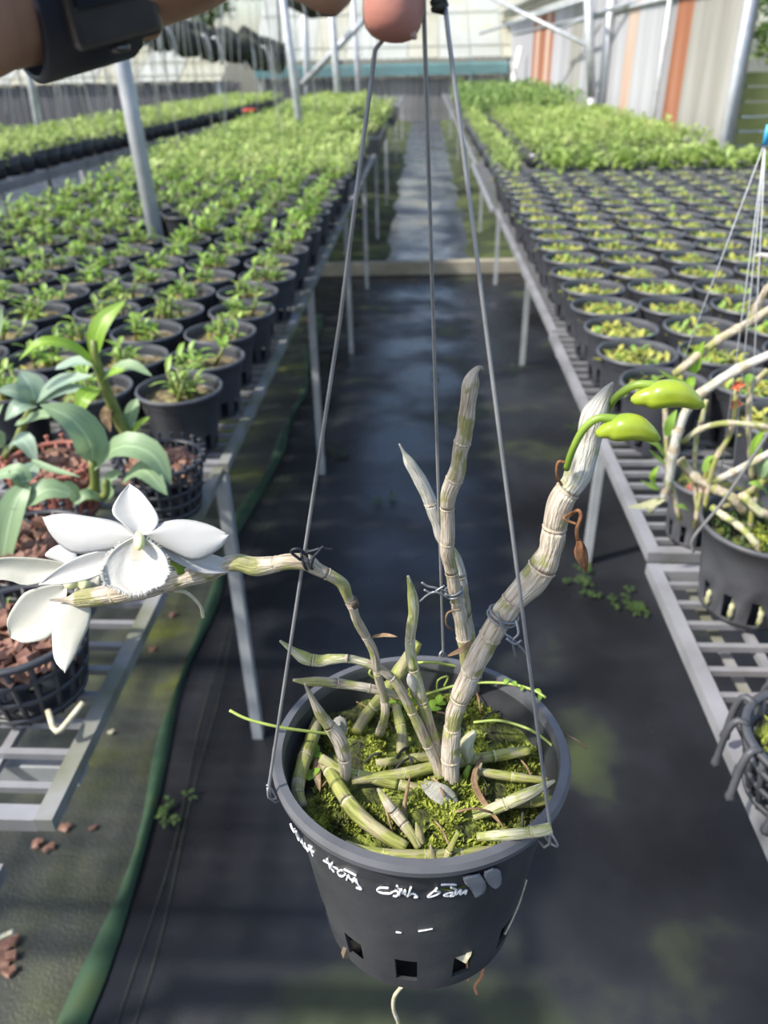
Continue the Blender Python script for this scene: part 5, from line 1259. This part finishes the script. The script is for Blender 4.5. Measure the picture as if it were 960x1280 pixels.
# lip: cupped, ruffled, with a fringe
lo_ = zc3((515, 268), (455, 300), (405, 345), (384, 400), (392, 452), (432, 466), (470, 486), (512, 492), (555, 476), (612, 452), (634, 410), (624, 350), (582, 302))
def lipf(x, y, u, v): return atD(x, y, dF - .0055 - .005*u + .0035*(1 - v*v)*math.sin(math.pi*min(1, u*1.1)) - .003*(u**4) + .0003*math.sin(13*v)*u)
lp = solid(loft(lo_, 0, 7, lipf, 22, 25).build('lip', M['lip'], f1), .0005)
q = MB(); ol = resample(lo_[1:] + [lo_[0]], 110)
for i, (x, y) in enumerate(ol[:-4]):
    dx, dy = x - cF[0]+2, y - 703; L = math.hypot(dx, dy); dx /= L; dy /= L
    ue = min(1, max(0, (y-669)/75)); ve = max(-1, min(1, (x-170)/42)) if ue < .9 else 0; p = lipf(x-dx*1.2, y-dy*1.2, ue, ve); dp = depth(p)
    for k in range(2):
        e = atD(x + dx*rng.uniform(2, 5) + rng.uniform(-1.5, 1.5), y + dy*rng.uniform(2, 5) + rng.uniform(-1.5, 1.5), dp + rng.uniform(-.001, .0015)); q.tube([p, p.lerp(e, .5), e], [.0004, .00025, .0001], 4)
q.build('fringe', M['lip'], lp)
q = MB(); rows = []
for i in range(8):
    u = i/7; rows.append([lipf(172 + v*(4 + 9*u*(1-u*.5)), 676 + 24*u, .08 + .33*u, v*.25) + (CAM - atD(172, 690, dF)).normalized()*.0004 for v in (-1, -.5, 0, .5, 1)])
q.grid(rows); q.build('throat', M['throat'], lp)
q = MB(); q.tube(smooth([atD(173, 668, dF - .001), atD(174, 676, dF - .007), atD(174, 686, dF - .012)], 8), [.0016, .0020, .0023, .0025, .0025, .0023, .002, .0010], 10); q.build('column', M['column'], f1)
q = MB(); q.tube(smooth([atD(188, 672, dF+.004), atD(205, 690, dF+.008), atD(222, 706, dF+.010), atD(226, 716, dF+.012)], 10), [.0035, .0034, .003, .003, .0026, .0024, .0022, .002, .002, .002], 8); q.build('stalk', M['stem_bright'], f1)
cG = (85, 730); dG = depth(atY(90, 730, .312))
f2 = flower([
 ('petal', zc3((250, 455), (185, 455), (100, 478), (60, 520), (25, 590), (40, 650), (95, 672), (190, 645), (215, 580), (250, 500)), 0, 5, cG, .004, -.003, .003, 'petal_back'),
 ('petal', zc3((270, 380), (200, 362), (100, 350), (0, 352), (-160, 380), (-60, 430), (30, 436), (95, 456), (170, 440), (240, 415)), 0, 4, cG, -.010, -.003, .004, 'petal_back'),
 ('sepal', zc3((290, 505), (235, 520), (200, 560), (196, 655), (205, 735), (243, 784), (280, 722), (305, 668), (336, 600), (338, 535)), 0, 5, cG, -.006, .002, -.002, 'petal_back'),
 ('sepal', zc3((250, 380), (215, 365), (170, 345), (185, 322), (230, 303), (285, 335), (290, 370)), 0, 3, cG, .004, .002, .006, 'petal'),
 ('lip', zc3((280, 480), (282, 440), (320, 420), (372, 418), (378, 462), (330, 485)), 0, 3, cG, .004, .002, .008, 'petal_back')], dG, 'white flower seen from behind, drooping below the cane')
q = MB(); q.tube(smooth([atD(85, 735, dG), atD(92, 725, dG+.003), atD(110, 735, dG+.004)], 8), [.002, .0035, .004, .004, .0036, .003, .003, .003], 8); q.build('stalk', M['column'], f2)
runner([(218, 738, yC), (235, 742, yC+.004), (250, 757, yC+.006), (254, 772, yC+.006)], .0009, 'root', 'dry_stalk')

# ties of grey wire
def tie(label, c, axis, r, ends, m='tie'):
    t = thing('wire_tie', label, 'tie', c); ax = axis.normalized(); e1 = ax.orthogonal().normalized(); e2 = ax.cross(e1); q = MB()
    pts = [c + (e1*math.cos(a) + e2*math.sin(a))*r + ax*.0012*(a-6)/3 for a in np.linspace(0, 12.0, 46)]
    q.tube(pts, .0007, 6); q.build('loop', M[m], t)
    for e in ends:
        q = MB(); q.tube(smooth(e, 12), .0007, 6); q.build('wire_end', M[m], t)
    return t
ca = atY(383, 700, yC-.005); tie('dark tie wire binding the flowering cane to a hanger wire', ca, atY(360, 704, yC-.005) - ca, .0046, [[atY(384, 690, yC-.010), atY(393, 688, yC-.011), atY(400, 686, yC-.011), atY(416, 687, yC-.010)], [atY(388, 710, yC-.010), atY(392, 697, yC-.012), atY(398, 690, yC-.012), atY(404, 683, yC-.012)], [atY(384, 694, yC-.008), atY(372, 686, yC-.010), atY(364, 690, yC-.010), atY(376, 700, yC-.009)]], 'strap')
cb = atY(567, 740, yB-.005); tie('grey tie wire binding the paired upright canes to a hanger wire', cb, atY(560, 700, yB-.006) - cb, .0052, [[atY(556, 740, yB-.010), atY(545, 735, yB-.012), atY(535, 733, yB-.012), atY(527, 728, yB-.012)], [atY(560, 748, yB-.012), atY(545, 740, yB-.014), atY(534, 744, yB-.013), atY(525, 752, yB-.013)], [atY(556, 732, yB-.012), atY(546, 738, yB-.013), atY(540, 742, yB-.013), atY(530, 737, yB-.013)]])
cc_ = atY(628, 770, yA); tie('grey tie wire binding the thick budding cane to a hanger wire', cc_, atY(645, 742, yA) - cc_, .0075, [[atY(622, 765, yA-.008), atY(630, 790, yA-.011), atY(642, 800, yA-.012), atY(662, 822, yA-.012)], [atY(645, 775, yA-.008), atY(648, 792, yA-.012), atY(641, 802, yA-.013), atY(646, 825, yA-.012)], [atY(633, 798, yA-.013), atY(644, 805, yA-.014), atY(652, 800, yA-.013)]])

# ================================================================== HAND, ARM, WATCH
J = {}
def jt(k, px, py, Y, r): J[k] = (atY(px, py, Y), r)
jt('elbow', -900, 330, .10, .048); jt('fore', -420, 78, .19, .038); jt('fore2', -150, 8, .25, .030); jt('wrist', 70, -44, .285, .025); jt('heel', 185, -58, .300, .0225); jt('palm', 290, -110, .312, .024); jt('hub', 372, -150, .325, .015)
chain = ['elbow', 'fore', 'fore2', 'wrist', 'heel', 'palm', 'hub']
fing = {
 'index': [(420, -158, .322, .0105), (476, -128, .320, .0102), (500, -58, .318, .0118), (492, 5, .315, .0118), (487, 58, .314, .0108)],
 'middle': [(418, -172, .345, .0105), (480, -160, .350, .0100), (508, -92, .346, .0095), (490, -50, .338, .0085)],
 'ring': [(405, -180, .365, .0100), (468, -172, .374, .0095), (496, -110, .370, .0090), (478, -68, .360, .0080)],
 'little': [(385, -182, .382, .0090), (440, -176, .394, .0085), (462, -122, .390, .0078), (448, -88, .380, .0070)],
 'thumb': [(255, -70, .278, .0135), (325, -74, .268, .0115), (396, -50, .265, .0120), (450, -6, .265, .0112)]}
verts, edges, rad, idx = [], [], [], {}
for k in chain:
    idx[k] = len(verts); verts.append(J[k][0]); rad.append(J[k][1])
for a_, b_ in zip(chain, chain[1:]): edges.append((idx[a_], idx[b_]))
for nm, js in fing.items():
    prev = idx['heel'] if nm == 'thumb' else (idx['hub'] if nm in ('index', 'middle') else idx['palm'])
    for (x, y, Y, r) in js:
        verts.append(atY(x, y, Y)); rad.append(r); edges.append((prev, len(verts)-1)); prev = len(verts)-1
me = bpy.data.meshes.new('person'); org = J['wrist'][0]
me.from_pydata([v - org for v in verts], edges, []); person = bpy.data.objects.new('person', me); COL.objects.link(person); person.location = org
person['_o'] = list(org)
tag(person, 'bare forearm and hand wearing a watch, pinching the pot hanger', 'person')
sk = person.modifiers.new('skin', 'SKIN'); sk.use_smooth_shade = True
for i, sv in enumerate(me.skin_vertices[0].data): sv.radius = (rad[i], rad[i]); sv.use_root = (i == idx['wrist'])
person.modifiers.new('sub', 'SUBSURF').levels = 2; person.modifiers['sub'].render_levels = 2
me.materials.append(M['skin'])
# nails
def nail(c, nrm, d, w, l):
    sd = d.cross(nrm).normalized(); q = MB(); rows = []
    for i in range(6):
        u = i/5; ww = w*(1 if u < .7 else math.sqrt(max(0.02, 1-((u-.7)/.3)**2*.7))); rows.append([c + d*(u-.5)*l + sd*v*ww*.5 - nrm*(v*v)*w*.18 for v in (-1, -.5, 0, .5, 1)])
    q.grid(rows); solid(q.build('nail', M['nail'], person), .0005)
ti = atY(491, 40, .314); dd = (ti - atY(492, -8, .315)).normalized(); nr = V((1, -.1, .1)); nr = (nr - dd*nr.dot(dd)).normalized()
nail(ti + nr*.0083 - dd*.004, nr, dd, .010, .012)
# watch on the wrist
wc = atY(62, -66, .2855); ax = (J['heel'][0] - J['fore2'][0]).normalized()
toc = (CAM - wc).normalized()*1.0 + V((0, 0, -.15)); n_ = (toc - ax*toc.dot(ax)).normalized(); s_ = ax.cross(n_)
wt = thing('wristwatch', 'dark wristwatch with navy strap and metal case on the wrist', 'watch', wc)
q = MB(); rows = []
for wv, rv in ((-.018, .0312), (-.017, .0332), (.013, .0322), (.014, .0302)):
    rows.append([wc + ax*wv + (n_*math.cos(a) + s_*math.sin(a))*rv for a in np.linspace(0, 2*math.pi, 49)[:-1]])
q.grid(rows, 0, True); solid(q.build('strap', M['strap'], wt), .0015)
Rm = Matrix((ax, s_, n_)).transposed(); WS = .005 if s_.z > 0 else -.005
def rbox(name, c, size, m, bev, parent):
    q = MB(); q.box(c, size, Rm); o = q.build(name, m, parent); bm = bmesh.new(); bm.from_mesh(o.data); bmesh.ops.bevel(bm, geom=bm.edges[:], offset=bev, segments=3, affect='EDGES', profile=.6); bm.to_mesh(o.data); bm.free()
    for p in o.data.polygons: p.use_smooth = True
    return o
case = rbox('case', wc + n_*.0325 + ax*.002, (.028, .040, .009), M['watch_case'], .003, wt)
rbox('watch_glass', wc + n_*.0368 + ax*.002 + s_*WS, (.024, .029, .003), M['watch_glass'], .001, wt)
q = MB(); bp = wc + n_*.0325 + ax*.002 + s_*.0205; q.tube([bp, bp + s_*.002], .003, 10); q.build('crown_button', M['watch_case'], wt)

for o in bpy.data.objects:
    if '_o' in o: del o['_o']
